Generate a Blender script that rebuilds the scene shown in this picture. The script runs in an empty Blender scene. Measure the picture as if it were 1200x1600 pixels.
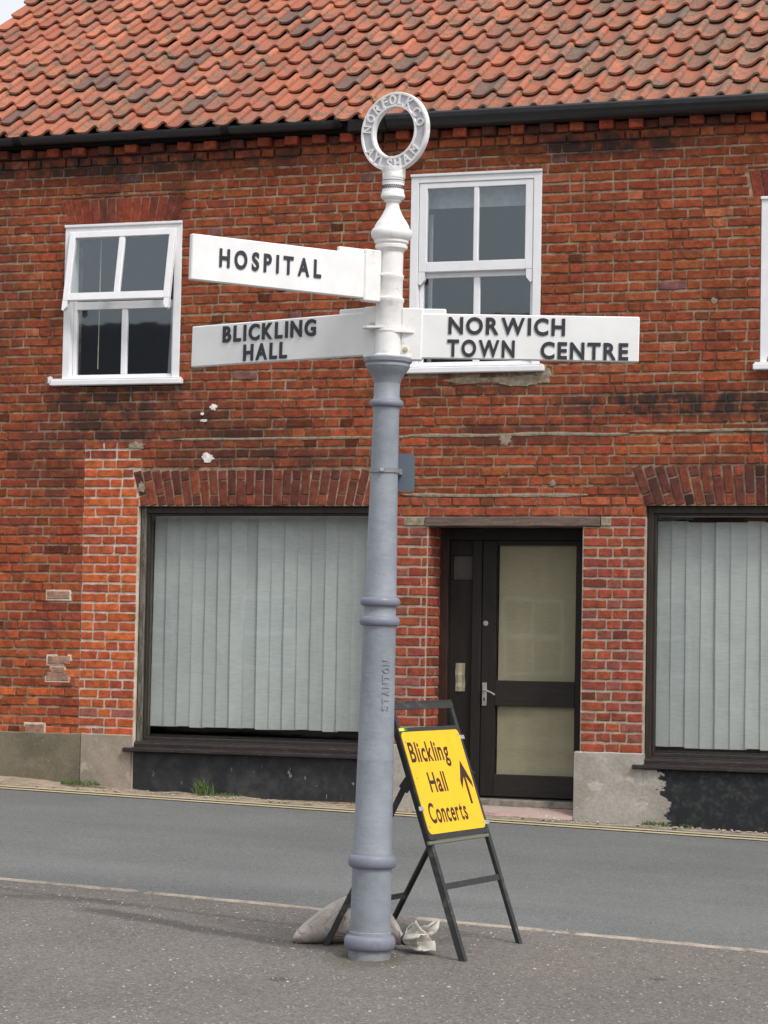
import bpy, bmesh, math, random
from math import sin, cos, pi, radians, tanh, sqrt, exp
from mathutils import Vector, Matrix, noise
random.seed(7)
S = bpy.context.scene
COL = S.collection

# ------------------------------------------------------------------ camera, sky, sun, exposure
CAM = Vector((6.163, -17.899, 1.51))
YAW, PITCH, ROLL = radians(19.0), radians(3.01), 0.018
fwd = Vector((-sin(YAW)*cos(PITCH), cos(YAW)*cos(PITCH), sin(PITCH)))
rt0 = Vector((cos(YAW), sin(YAW), 0)); up0 = rt0.cross(fwd)
rt = rt0*cos(ROLL) + up0*sin(ROLL); up = -rt0*sin(ROLL) + up0*cos(ROLL)
cd = bpy.data.cameras.new('camera'); cam = bpy.data.objects.new('camera', cd); COL.objects.link(cam)
m = Matrix((rt, up, -fwd)).transposed().to_4x4(); m.translation = CAM
cam.matrix_world = m
cd.sensor_fit = 'VERTICAL'; cd.sensor_height = 36.0; cd.lens = 36.0*3900/1600
cd.clip_start = 0.1; cd.clip_end = 2000
S.camera = cam

SUN_DIR = Vector((0.66, -0.46, 0.95)).normalized()          # towards the sun: front right, high
w = bpy.data.worlds.new('World'); S.world = w; w.use_nodes = True
nt = w.node_tree; nt.nodes.clear()
sky = nt.nodes.new('ShaderNodeTexSky'); sky.sky_type = 'NISHITA'; sky.sun_disc = False
sky.sun_elevation = math.asin(SUN_DIR.z); sky.sun_rotation = math.atan2(SUN_DIR.x, SUN_DIR.y)
sky.air_density = 1.0; sky.dust_density = 5.0; sky.ozone_density = 1.0
hs = nt.nodes.new('ShaderNodeHueSaturation'); hs.inputs['Saturation'].default_value = 0.35
bg = nt.nodes.new('ShaderNodeBackground'); bg.inputs['Strength'].default_value = 0.15
wo = nt.nodes.new('ShaderNodeOutputWorld')
nt.links.new(sky.outputs[0], hs.inputs['Color']); cl = nt.nodes.new('ShaderNodeTexNoise'); cl.inputs['Scale'].default_value = 2.2; cl.inputs['Detail'].default_value = 5
cr = nt.nodes.new('ShaderNodeMapRange'); cr.inputs[1].default_value = 0.3; cr.inputs[2].default_value = 0.7; cr.inputs[3].default_value = 0.35; cr.inputs[4].default_value = 0.75
cm = nt.nodes.new('ShaderNodeMix'); cm.data_type = 'RGBA'; cm.inputs[7].default_value = (6.0, 6.15, 6.4, 1)           # thin white overcast over the blue
nt.links.new(cl.outputs[0], cr.inputs[0]); nt.links.new(cr.outputs[0], cm.inputs[0]); nt.links.new(hs.outputs[0], cm.inputs[6]); nt.links.new(cm.outputs[2], bg.inputs[0]); nt.links.new(bg.outputs[0], wo.inputs[0])
sl = bpy.data.lights.new('sun', 'SUN'); sl.energy = 1.5; sl.angle = radians(11); sl.color = (1.0, 0.955, 0.9)
so = bpy.data.objects.new('sun', sl); COL.objects.link(so)
so.rotation_euler = SUN_DIR.to_track_quat('Z', 'Y').to_euler(); so.location = (10, -20, 30)
S.view_settings.view_transform = 'Standard'; S.view_settings.look = 'None'
S.view_settings.gamma = 1; S.view_settings.use_curve_mapping = False
S.view_settings.exposure = 0.32
S.cycles.max_bounces = 8; S.cycles.transparent_max_bounces = 16

# ------------------------------------------------------------------ helpers
def link(o): COL.objects.link(o); return o
def props(o, label=None, cat=None, group=None, kind=None):
    if label: o['label'] = label
    if cat: o['category'] = cat
    if group: o['group'] = group
    if kind: o['kind'] = kind
    return o
def thing(name, label, cat, loc=(0, 0, 0), rot=(0, 0, 0), group=None):
    o = link(bpy.data.objects.new(name, None)); o.location = loc; o.rotation_euler = rot
    o.empty_display_size = 0.1
    return props(o, label, cat, group)
def mesh_obj(name, me, parent=None, loc=None, rot=None):
    o = link(bpy.data.objects.new(name, me))
    if parent: o.parent = parent
    if loc is not None: o.location = loc
    if rot is not None: o.rotation_euler = rot
    return o
def obj(name, bm, mats, parent=None, smooth=False, angle=None):
    me = bpy.data.meshes.new(name)
    bm.normal_update(); bm.to_mesh(me); bm.free()
    for mt in (mats if isinstance(mats, (list, tuple)) else [mats]): me.materials.append(mt)
    if smooth:
        me.polygons.foreach_set('use_smooth', [True]*len(me.polygons))
        if angle: me.set_sharp_from_angle(angle=radians(angle))
    return mesh_obj(name, me, parent)
def box(bm, lo, hi, bev=0.0, mi=0, mat=None):
    x0, y0, z0 = lo; x1, y1, z1 = hi
    if bev > 0:
        t = bmesh.new(); bmesh.ops.create_cube(t, size=1)
        for v in t.verts: v.co = Vector(((x0+x1)/2+v.co.x*(x1-x0), (y0+y1)/2+v.co.y*(y1-y0), (z0+z1)/2+v.co.z*(z1-z0)))
        bmesh.ops.bevel(t, geom=t.edges[:], offset=bev, segments=1, affect='EDGES', profile=0.5)
        if mat is not None: bmesh.ops.transform(t, matrix=mat, verts=t.verts)
        merge(bm, t, mi); t.free(); return
    vs = [bm.verts.new(p) for p in ((x0,y0,z0),(x1,y0,z0),(x1,y1,z0),(x0,y1,z0),(x0,y0,z1),(x1,y0,z1),(x1,y1,z1),(x0,y1,z1))]
    if mat is not None:
        for v in vs: v.co = mat @ v.co
    for f in ((0,3,2,1),(4,5,6,7),(0,1,5,4),(1,2,6,5),(2,3,7,6),(3,0,4,7)):
        fc = bm.faces.new([vs[i] for i in f]); fc.material_index = mi
def merge(bm, t, mi=None):
    mp = {}
    for v in t.verts: mp[v] = bm.verts.new(v.co)
    for f in t.faces:
        nf = bm.faces.new([mp[v] for v in f.verts]); nf.material_index = f.material_index if mi is None else mi
        nf.smooth = f.smooth
def bar(bm, a, b, wd, dp, side, bev=0.002, mi=0):
    """box of wd x dp between two points; side gives the direction of wd"""
    a = Vector(a); b = Vector(b); z = (b-a); L = z.length; z.normalize()
    x = Vector(side); x = (x - z*x.dot(z)).normalized(); y = z.cross(x)
    M = Matrix((x, y, z)).transposed().to_4x4(); M.translation = a
    box(bm, (-wd/2, -dp/2, 0), (wd/2, dp/2, L), bev, mi, M)
def lathe(bm, prof, seg=40, cx=0.0, cy=0.0, cap=True, mi=0):
    """prof = list of (z, r) or (z, r, dx)"""
    rings = []
    for p in prof:
        z, r = p[0], p[1]
        rings.append([bm.verts.new((cx+r*cos(2*pi*i/seg), cy+r*sin(2*pi*i/seg), z)) for i in range(seg)])
    for a, b in zip(rings, rings[1:]):
        for i in range(seg):
            j = (i+1) % seg
            f = bm.faces.new((a[i], a[j], b[j], b[i])); f.material_index = mi
    if cap:
        bm.faces.new(rings[0][::-1]); bm.faces.new(rings[-1])
def tube(bm, pts, r, seg=8, radii=None):
    rings = []; pts = [Vector(p) for p in pts]
    for i, p in enumerate(pts):
        t = (pts[min(i+1, len(pts)-1)] - pts[max(i-1, 0)]).normalized()
        a = t.cross(Vector((0, 0, 1)))
        if a.length < 1e-3: a = t.cross(Vector((1, 0, 0)))
        a.normalize(); b = t.cross(a); rr = radii[i] if radii else r
        rings.append([bm.verts.new(p + a*rr*cos(2*pi*k/seg) + b*rr*sin(2*pi*k/seg)) for k in range(seg)])
    for a, b in zip(rings, rings[1:]):
        for k in range(seg): bm.faces.new((a[k], a[(k+1) % seg], b[(k+1) % seg], b[k]))
    bm.faces.new(rings[0]); bm.faces.new(rings[-1][::-1])

# ------------------------------------------------------------------ materials
class NB:
    def __init__(s, name):
        s.m = bpy.data.materials.new(name); s.m.use_nodes = True; s.t = s.m.node_tree; s.n = s.t.nodes; s.n.clear()
        s.out = s.n.new('ShaderNodeOutputMaterial'); s.b = s.n.new('ShaderNodeBsdfPrincipled')
        s.t.links.new(s.b.outputs[0], s.out.inputs[0]); s.geo = None
    def L(s, a, b): s.t.links.new(a, b)
    def set(s, sock, v):
        if hasattr(v, 'is_output') or isinstance(v, bpy.types.NodeSocket): s.L(v, sock)
        else: sock.default_value = (*v, 1) if isinstance(v, tuple) and len(v) == 3 and sock.type == 'RGBA' else v
    def pos(s):
        if not s.geo: s.geo = s.n.new('ShaderNodeNewGeometry')
        return s.geo.outputs['Position']
    def objc(s):
        t = s.n.new('ShaderNodeTexCoord'); return t.outputs['Object']
    def xyz(s, v=None):
        q = s.n.new('ShaderNodeSeparateXYZ'); s.L(v or s.pos(), q.inputs[0]); return q.outputs
    def noise(s, scale, det=3, rough=0.55, v=None, dist=0, stretch=None):
        q = s.n.new('ShaderNodeTexNoise'); q.inputs['Scale'].default_value = scale; q.inputs['Detail'].default_value = det
        q.inputs['Roughness'].default_value = rough; q.inputs['Distortion'].default_value = dist
        src = v or s.pos()
        if stretch:
            mp = s.n.new('ShaderNodeMapping'); mp.inputs['Scale'].default_value = stretch; s.L(src, mp.inputs[0]); src = mp.outputs[0]
        s.L(src, q.inputs['Vector']); return q.outputs['Fac']
    def vor(s, scale, out='Distance', v=None, feat='F1', rnd=1.0):
        q = s.n.new('ShaderNodeTexVoronoi'); q.feature = feat; q.inputs['Scale'].default_value = scale; q.inputs['Randomness'].default_value = rnd
        s.L(v or s.pos(), q.inputs['Vector']); return q.outputs[out]
    def ramp(s, f, a, b, ca=0.0, cb=1.0):
        q = s.n.new('ShaderNodeMapRange'); q.interpolation_type = 'SMOOTHSTEP'; s.set(q.inputs[0], f)
        q.inputs[1].default_value = a; q.inputs[2].default_value = b; q.inputs[3].default_value = ca; q.inputs[4].default_value = cb
        return q.outputs[0]
    def math(s, op, a, b=0.0):
        q = s.n.new('ShaderNodeMath'); q.operation = op; s.set(q.inputs[0], a); s.set(q.inputs[1], b); return q.outputs[0]
    def mix(s, f, a, b, mode='MIX'):
        q = s.n.new('ShaderNodeMix'); q.data_type = 'RGBA'; q.blend_type = mode; s.set(q.inputs[0], f); s.set(q.inputs[6], a); s.set(q.inputs[7], b)
        return q.outputs[2]
    def scale(s, c, f):
        cmb = s.n.new('ShaderNodeCombineColor')
        for i in range(3): s.set(cmb.inputs[i], f)
        return s.mix(1.0, c, cmb.outputs[0], 'MULTIPLY')
    def bump(s, h, strength=0.3, dist=0.002, nrm=None):
        q = s.n.new('ShaderNodeBump'); q.inputs['Strength'].default_value = strength; q.inputs['Distance'].default_value = dist
        s.L(h, q.inputs['Height'])
        if nrm: s.L(nrm, q.inputs['Normal'])
        s.L(q.outputs[0], s.b.inputs['Normal']); return q.outputs[0]
    def done(s, col=None, rough=0.8, spec=0.3, metal=0.0):
        if col is not None: s.set(s.b.inputs['Base Color'], col)
        s.set(s.b.inputs['Roughness'], rough); s.b.inputs['Specular IOR Level'].default_value = spec; s.b.inputs['Metallic'].default_value = metal
        return s.m

STAIN = [(-2.2,3.40,.75,.13,.75),(-2.35,3.22,.6,.32,.6),(-2.85,2.9,.3,.38,.4),(-1.4,3.15,.55,.22,.5),(2.3,3.30,1.1,.13,.8),(3.05,3.25,.3,.28,.7),(1.1,3.10,.7,.12,.5),
         (1.7,5.24,.8,.10,.75),(-2.4,5.26,1.9,.10,.7),(0.6,3.42,.8,.05,.5),(-1.0,2.92,1.1,.10,.5),(-2.35,5.0,.25,.35,.4),(-1.85,4.9,.2,.3,.3),(-3.3,4.4,.25,.9,.3),(2.5,2.75,.8,.2,.4)]
def stain_mask(b):
    x, y, z = b.xyz(); tot = None
    wx = b.math('ADD', x, b.math('MULTIPLY', b.noise(3.5, 3, 0.6), 0.35)); wz = b.math('ADD', z, b.math('MULTIPLY', b.noise(4.5, 3, 0.6), 0.16))
    for cx, cz, sx, sz, a in STAIN:
        dx = b.math('MULTIPLY', b.math('SUBTRACT', wx, cx+0.17), 1/sx); dz = b.math('MULTIPLY', b.math('SUBTRACT', wz, cz+0.08), 1/sz)
        m_ = b.ramp(b.math('ADD', b.math('MULTIPLY', dx, dx), b.math('MULTIPLY', dz, dz)), 0.15, 1.5, a, 0)
        tot = m_ if tot is None else b.math('MAXIMUM', tot, m_)
    return b.math('MULTIPLY', tot, b.ramp(b.noise(6, 4, 0.65, stretch=(1.3, 1, 1)), 0.38, 0.58, 0.25, 1.35))
def brick_mat(name, src):
    b = NB(name)
    if src == 'object':
        q = b.n.new('ShaderNodeObjectInfo'); base = q.outputs['Color']
    else:
        q = b.n.new('ShaderNodeAttribute'); q.attribute_name = 'tint'; base = q.outputs['Color']
    n1 = b.noise(16, 4, 0.6); n2 = b.noise(75, 3, 0.6); n3 = b.noise(5.5, 3, 0.6)
    c = b.scale(base, b.ramp(n1, 0.25, 0.75, 0.62, 1.3))
    c = b.scale(c, b.ramp(n2, 0.25, 0.75, 0.8, 1.2))
    c = b.mix(b.ramp(n3, 0.56, 0.7, 0, 0.55), c, (0.085, 0.04, 0.03))                       # soot clinging in patches
    c = b.mix(b.ramp(b.noise(38, 3, 0.7), 0.68, 0.78, 0, 0.4), c, (0.38, 0.29, 0.21))       # smears of lime
    c = b.mix(b.ramp(b.vor(60), 0.05, 0.09, 0.45, 0), c, (0.05, 0.025, 0.02))               # pits
    c = b.mix(b.math('MULTIPLY', stain_mask(b), 0.95), c, (0.036, 0.026, 0.024))
    h = b.math('ADD', n2, b.math('MULTIPLY', n1, 2.0)); h = b.math('ADD', h, b.ramp(b.vor(60), 0.04, 0.12, -0.6, 0))
    b.bump(h, 0.7, 0.004)
    return b.done(c, b.ramp(n1, 0.2, 0.8, 0.8, 0.97), 0.2)
M_brick_o = brick_mat('brick_clay_single', 'object'); M_brick_a = brick_mat('brick_clay_tint', 'attr')

def mortar_mat(name, c1, c2, dark, amt, stain=False):
    b = NB(name); n = b.noise(9, 5, 0.65); n2 = b.noise(120, 3, 0.7)
    c = b.mix(b.ramp(n, 0.35, 0.65), c1, c2); c = b.scale(c, b.ramp(n2, 0.3, 0.7, 0.8, 1.15))
    c = b.mix(b.ramp(b.noise(3.3, 4, 0.7), 0.62-amt, 0.74-amt), c, dark)
    c = b.mix(b.math('MULTIPLY', stain_mask(b), 0.75), c, (0.07, 0.052, 0.042)) if stain else c
    b.bump(n2, 0.6, 0.004); return b.done(c, 0.95, 0.1)
M_mortar = mortar_mat('mortar_old', (0.39, 0.30, 0.21), (0.25, 0.165, 0.11), (0.15, 0.075, 0.05), 0.15, True)
M_mortar_white = mortar_mat('mortar_white_repointed', (0.68, 0.61, 0.53), (0.50, 0.38, 0.28), (0.30, 0.17, 0.11), 0.0)
M_mortar_cream = mortar_mat('mortar_cream_piers', (0.50, 0.42, 0.33), (0.38, 0.30, 0.23), (0.24, 0.15, 0.11), 0.0)

def tile_mat(name, src):
    b = NB(name)
    q = b.n.new('ShaderNodeObjectInfo' if src == 'object' else 'ShaderNodeAttribute')
    if src != 'object': q.attribute_name = 'tint'
    base = q.outputs['Color']
    n1 = b.noise(11, 4, 0.6, dist=0.4); n2 = b.noise(60, 3, 0.6); n3 = b.noise(3.2, 3, 0.6)
    c = b.scale(base, b.ramp(n2, 0.25, 0.75, 0.82, 1.16))
    liche = b.math('ADD', b.math('ADD', b.math('MULTIPLY', n1, 0.62), b.math('MULTIPLY', n3, 0.45)), b.ramp(b.xyz()[0], -1.5, 3.0, -0.01, 0.05))
    c = b.mix(b.ramp(liche, 0.50, 0.64, 0, 0.82), c, b.mix(b.ramp(n2, 0.4, 0.6), (0.12, 0.095, 0.075), (0.21, 0.165, 0.12)))
    c = b.mix(b.ramp(b.noise(25, 3), 0.62, 0.72, 0, 0.45), c, (0.34, 0.25, 0.15))
    c = b.mix(b.ramp(b.vor(22), 0.05, 0.1, 0.5, 0), c, (0.5, 0.45, 0.36))
    b.bump(b.math('ADD', n2, n1), 0.45, 0.004)
    return b.done(c, 0.85, 0.25)
M_tile_o = tile_mat('pantile_single', 'object'); M_tile_a = tile_mat('pantile_tint', 'attr')

def paint_mat(name, col, rough=0.45, chip=None, chip_amt=0.72, grime=(0.3, 0.28, 0.25), grime_amt=0.66, bumpd=0.0015, spec=0.5, nscale=14, local=True):
    b = NB(name); v = b.objc() if local else b.pos()
    n = b.noise(nscale, 4, 0.6, v=v); nf = b.noise(90, 3, 0.6, v=v)
    c = b.scale(col, b.ramp(n, 0.3, 0.7, 0.93, 1.05)) if False else b.mix(1.0, col, b.scale((1, 1, 1), b.ramp(n, 0.3, 0.7, 0.95, 1.03)), 'MULTIPLY')
    c = b.mix(b.ramp(b.noise(nscale*0.6, 5, 0.7, v=v, dist=0.6), grime_amt, grime_amt+0.14, 0, 0.6), c, grime)
    if chip: c = b.mix(b.ramp(b.noise(nscale*2.4, 4, 0.65, v=v), chip_amt, chip_amt+0.03), c, chip)
    h = b.math('ADD', b.math('MULTIPLY', nf, 0.5), n); b.bump(h, 0.5, bumpd)
    return b.done(c, b.ramp(n, 0.3, 0.7, rough-0.06, rough+0.14), spec)
M_white = paint_mat('white_window_paint', (0.80, 0.80, 0.82), 0.4, grime=(0.62, 0.61, 0.59), grime_amt=0.70, bumpd=0.0006, nscale=6)
M_signwhite = paint_mat('white_sign_enamel', (0.80, 0.80, 0.80), 0.4, grime=(0.62, 0.61, 0.59), grime_amt=0.68, bumpd=0.0010, nscale=6)
M_castwhite = paint_mat('white_cast_iron_paint', (0.80, 0.79, 0.78), 0.5, chip=(0.26, 0.20, 0.15), chip_amt=0.71, grime=(0.46, 0.44, 0.40), grime_amt=0.56, bumpd=0.004)
M_roundel = paint_mat('roundel_field_paint', (0.50, 0.50, 0.54), 0.5, grime=(0.33, 0.32, 0.33), grime_amt=0.55, bumpd=0.003)
M_letter = paint_mat('black_letter_paint', (0.022, 0.024, 0.032), 0.45, grime=(0.08, 0.08, 0.09), bumpd=0.001)
M_black = paint_mat('black_steel_paint', (0.028, 0.030, 0.030), 0.5, grime=(0.11, 0.11, 0.10), grime_amt=0.55, bumpd=0.001)
M_yellow = paint_mat('yellow_sign_face', (0.93, 0.52, 0.012), 0.42, grime=(0.75, 0.42, 0.03), grime_amt=0.62, bumpd=0.0002)
M_print = paint_mat('brown_black_print', (0.035, 0.014, 0.006), 0.45, grime=(0.06, 0.03, 0.01), bumpd=0.0001)
M_zinc = paint_mat('zinc_fixings', (0.45, 0.46, 0.47), 0.35, bumpd=0.0008)
M_zinc.node_tree.nodes['Principled BSDF'].inputs['Metallic'].default_value = 0.5
M_gutter = paint_mat('black_gutter', (0.022, 0.024, 0.027), 0.38, grime=(0.06, 0.06, 0.055), grime_amt=0.6, local=False)
M_brass = paint_mat('dull_brass_bolt', (0.50, 0.44, 0.30), 0.4, bumpd=0.001)
M_bluegrey = paint_mat('blue_grey_plate_back', (0.085, 0.115, 0.145), 0.5, grime=(0.13, 0.16, 0.18), bumpd=0.001)

def post_mat():
    b = NB('grey_blue_post_paint'); v = b.objc(); n = b.noise(7, 5, 0.65, v=v); nf = b.noise(70, 4, 0.65, v=v)
    c = b.mix(b.ramp(n, 0.3, 0.7), (0.215, 0.238, 0.275), (0.275, 0.30, 0.338))
    c = b.mix(b.ramp(b.noise(15, 5, 0.7, v=v, stretch=(1, 1, 3)), 0.66, 0.72, 0, 0.35), c, (0.16, 0.17, 0.20))
    c = b.mix(b.ramp(b.noise(30, 4, 0.7, v=v, stretch=(1, 1, 2.5)), 0.70, 0.74, 0, 0.5), c, (0.42, 0.44, 0.47))
    zz = b.xyz(v)[2]
    c = b.mix(b.math('MULTIPLY', b.ramp(zz, 0.02, 0.22, 0.55, 0), b.ramp(b.noise(11, 5, 0.7, v=v), 0.35, 0.65)), c, (0.13, 0.115, 0.09))
    c = b.mix(b.ramp(b.noise(34, 3, 0.6, v=v), 0.735, 0.75, 0, 0.8), c, (0.10, 0.075, 0.06))
    chips = b.ramp(b.vor(26, v=v), 0.03, 0.09, 1, 0)
    lines = b.ramp(b.noise(9, 3, 0.6, v=v, stretch=(0.5, 0.5, 3.2)), 0.6, 0.68)
    h = b.math('ADD', b.math('MULTIPLY', nf, 0.55), b.math('MULTIPLY', b.noise(24, 4, 0.7, v=v, stretch=(1, 1, 1.8)), 1.4)); h = b.math('SUBTRACT', h, b.math('MULTIPLY', chips, 0.35)); h = b.math('SUBTRACT', h, b.math('MULTIPLY', lines, 0.12))
    b.bump(h, 0.5, 0.0035); return b.done(c, b.ramp(n, 0.3, 0.7, 0.38, 0.55), 0.5)
M_post = post_mat()
M_ringpaint = paint_mat('lilac_grey_ring_paint', (0.195, 0.205, 0.26), 0.42, grime=(0.13, 0.13, 0.16), grime_amt=0.56, bumpd=0.003)

def render_mat(name, c1, c2, c3, mossz=None):
    b = NB(name); n = b.noise(3.0, 5, 0.65, dist=0.5); n2 = b.noise(40, 4, 0.7)
    c = b.mix(b.ramp(n, 0.35, 0.65), c1, c2); c = b.mix(b.ramp(b.noise(7, 4, 0.7), 0.56, 0.68), c, c3)
    c = b.mix(1, c, b.scale((1, 1, 1), b.ramp(n2, 0.3, 0.7, 0.88, 1.08)), 'MULTIPLY')
    c = b.mix(b.ramp(b.noise(23, 3, 0.6, stretch=(1, 1, 2.2)), 0.70, 0.72, 0, 0.8), c, (0.62, 0.58, 0.52))
    b.bump(b.math('ADD', n2, n), 0.5, 0.005); return b, c
b, c = render_mat('olive_render', (0.20, 0.175, 0.125), (0.14, 0.12, 0.085), (0.17, 0.155, 0.115)); M_rend_olive = b.done(c, 0.9, 0.15)
b, c = render_mat('pale_render', (0.34, 0.29, 0.235), (0.27, 0.225, 0.18), (0.40, 0.35, 0.29)); M_rend_pale = b.done(c, 0.9, 0.15)
b, c = render_mat('grey_render', (0.40, 0.375, 0.34), (0.31, 0.28, 0.24), (0.47, 0.44, 0.41))
# black paint brushed over the right-hand part of this render with a ragged edge (a painted edge that belongs to the wall)
x, y, z = b.xyz()
edge = b.math('ADD', b.math('MULTIPLY', b.noise(9, 5, 0.75, stretch=(0.6, 1, 1)), 0.36), 1.98)
edge = b.math('ADD', edge, b.math('MULTIPLY', b.ramp(z, 0.2, 0.64, 0.07, 0.0), 1.0))
M_rend_grey = b.done(c, 0.88, 0.2)
mk = b.ramp(b.math('SUBTRACT', x, edge), -0.008, 0.008)
b2col = b.mix(mk, c, b.mix(b.ramp(b.noise(16, 4, 0.7), 0.45, 0.7), (0.022, 0.024, 0.027), (0.05, 0.052, 0.052)))
b.set(b.b.inputs['Base Color'], b2col)
def stall_mat():
    b = NB('black_stallriser_paint'); n = b.noise(6, 5, 0.7); nf = b.noise(60, 4, 0.65)
    c = b.mix(b.ramp(n, 0.4, 0.7), (0.020, 0.022, 0.026), (0.045, 0.047, 0.050))
    c = b.mix(b.ramp(b.noise(13, 4, 0.7, stretch=(1.3, 1, 0.55)), 0.655, 0.69, 0, 0.7), c, (0.36, 0.35, 0.33))
    c = b.mix(b.ramp(b.noise(2.5, 5, 0.7), 0.5, 0.7, 0, 0.6), c, (0.075, 0.073, 0.068))
    b.bump(nf, 0.6, 0.004); return b.done(c, 0.6, 0.35)
M_stall = stall_mat()
def wood_mat(name, c1, c2, worn, amt, st=(1, 1, 8)):
    b = NB(name); n = b.noise(6, 5, 0.65, stretch=st); nf = b.noise(22, 5, 0.7, stretch=st)
    c = b.mix(b.ramp(n, 0.35, 0.65), c1, c2); c = b.mix(b.ramp(nf, amt, amt+0.08, 0, 0.85), c, worn)
    b.bump(nf, 0.5, 0.003); return b.done(c, 0.6, 0.35)
M_lintel = wood_mat('weathered_lintel', (0.16, 0.115, 0.09), (0.10, 0.07, 0.055), (0.36, 0.31, 0.25), 0.58, (0.8, 3, 9))
M_sillwood = wood_mat('oxblood_sill_paint', (0.026, 0.017, 0.016), (0.015, 0.011, 0.011), (0.22, 0.18, 0.15), 0.60, (0.8, 3, 12))
M_frame = wood_mat('dark_shop_frame', (0.040, 0.030, 0.024), (0.022, 0.018, 0.016), (0.13, 0.11, 0.09), 0.66, (9, 9, 0.9))
M_frameworn = wood_mat('worn_outer_frame', (0.16, 0.15, 0.12), (0.06, 0.055, 0.045), (0.26, 0.25, 0.20), 0.55, (9, 9, 1.2))
M_door = wood_mat('black_door_paint', (0.010, 0.008, 0.007), (0.016, 0.012, 0.010), (0.08, 0.06, 0.045), 0.72, (7, 7, 0.8))
M_doorrail = wood_mat('brown_door_rails', (0.022, 0.017, 0.015), (0.015, 0.012, 0.010), (0.09, 0.07, 0.055), 0.68, (0.8, 7, 7))
M_doorpost = wood_mat('peeling_door_post', (0.045, 0.018, 0.012), (0.022, 0.013, 0.010), (0.30, 0.27, 0.24), 0.70, (7, 7, 1.6))
def plain(name, col, rough=0.8, spec=0.2, n=20, d=0.12, bumpd=0.001):
    b = NB(name); f = b.noise(n, 4, 0.6); c = b.mix(1, col, b.scale((1, 1, 1), b.ramp(f, 0.3, 0.7, 1-d, 1+d)), 'MULTIPLY'); b.bump(f, 0.3, bumpd)
    return b.done(c, rough, spec)
M_dark = plain('dark_interior', (0.035, 0.035, 0.035), 0.9)
M_void = plain('void_shade_black', (0.018, 0.016, 0.015), 0.9)  # near-black colour paints in the shade of the void under the eaves
M_paper = plain('cream_paper', (0.62, 0.58, 0.42), 0.7)
M_plaster = plain('white_filler', (0.72, 0.70, 0.68), 0.85, n=40, d=0.2, bumpd=0.004)
M_greymortar = plain('grey_cement_band', (0.27, 0.225, 0.165), 0.95, n=25, d=0.3, bumpd=0.004)
M_steel = plain('dull_handle_metal', (0.30, 0.29, 0.28), 0.4, 0.5)
M_curtain_reflection = plain('pale_curtain_and_reflection', (0.40, 0.42, 0.45), 0.85)
def blind_mat():
    b = NB('blind_fabric'); n = b.noise(2.0, 4, 0.6, dist=0.8); wv = b.noise(40, 3, 0.6, stretch=(0.4, 0.4, 3))
    q = b.n.new('ShaderNodeObjectInfo')
    c = b.mix(b.ramp(n, 0.35, 0.65), (0.53, 0.535, 0.515), (0.48, 0.487, 0.472))
    c = b.mix(1, c, b.scale((1, 1, 1), b.ramp(wv, 0.3, 0.7, 0.93, 1.05)), 'MULTIPLY')
    c = b.mix(1, c, b.scale((1, 1, 1), b.ramp(q.outputs['Random'], 0, 1, 0.94, 1.05)), 'MULTIPLY')
    z = b.xyz()[2]; c = b.mix(b.ramp(z, 0.86, 0.90, 0.35, 0), c, (0.52, 0.50, 0.43))
    b.bump(b.noise(5, 3, 0.5, dist=1.5), 0.25, 0.012); return b.done(c, 0.8, 0.2)
M_blind = blind_mat()
b = NB('door_blind_cloth'); z = b.noise(60, 3, 0.6, stretch=(0.3, 0.3, 3)); c = b.mix(b.ramp(z, 0.3, 0.7), (0.35, 0.295, 0.19), (0.40, 0.345, 0.235))
c = b.mix(b.ramp(b.noise(2.5, 3), 0.4, 0.65, 0, 0.4), c, (0.31, 0.28, 0.20)); M_doorcloth = b.done(c, 0.85, 0.15)
def glass_mat(name, gl=1.0, tint=(0.96, 0.98, 0.98), wav=0.15, fr=0.055, gc=None):
    b = NB(name); b.n.remove(b.b)
    tr = b.n.new('ShaderNodeBsdfTransparent'); tr.inputs[0].default_value = (*tint, 1)
    g = b.n.new('ShaderNodeBsdfGlossy'); g.inputs['Roughness'].default_value = 0.02; g.inputs['Color'].default_value = (*(gc or (gl, gl, gl)), 1)
    lw = b.n.new('ShaderNodeLayerWeight'); lw.inputs[0].default_value = 0.5
    f = b.math('ADD', b.math('MULTIPLY', b.math('POWER', lw.outputs['Facing'], 4.0), 0.9), fr)
    mx = b.n.new('ShaderNodeMixShader'); b.L(f, mx.inputs[0]); b.L(tr.outputs[0], mx.inputs[1]); b.L(g.outputs[0], mx.inputs[2]); b.L(mx.outputs[0], b.out.inputs[0])
    q = b.n.new('ShaderNodeBump'); q.inputs['Strength'].default_value = wav; q.inputs['Distance'].default_value = 0.004
    b.L(b.noise(1.6, 3, 0.5), q.inputs['Height']); b.L(q.outputs[0], g.inputs['Normal'])
    return b.m
M_glass = glass_mat('window_glass', fr=0.085, gc=(0.86, 0.94, 1.0)); M_shopglass = glass_mat('shop_glass', 1.0, fr=0.032)

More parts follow.
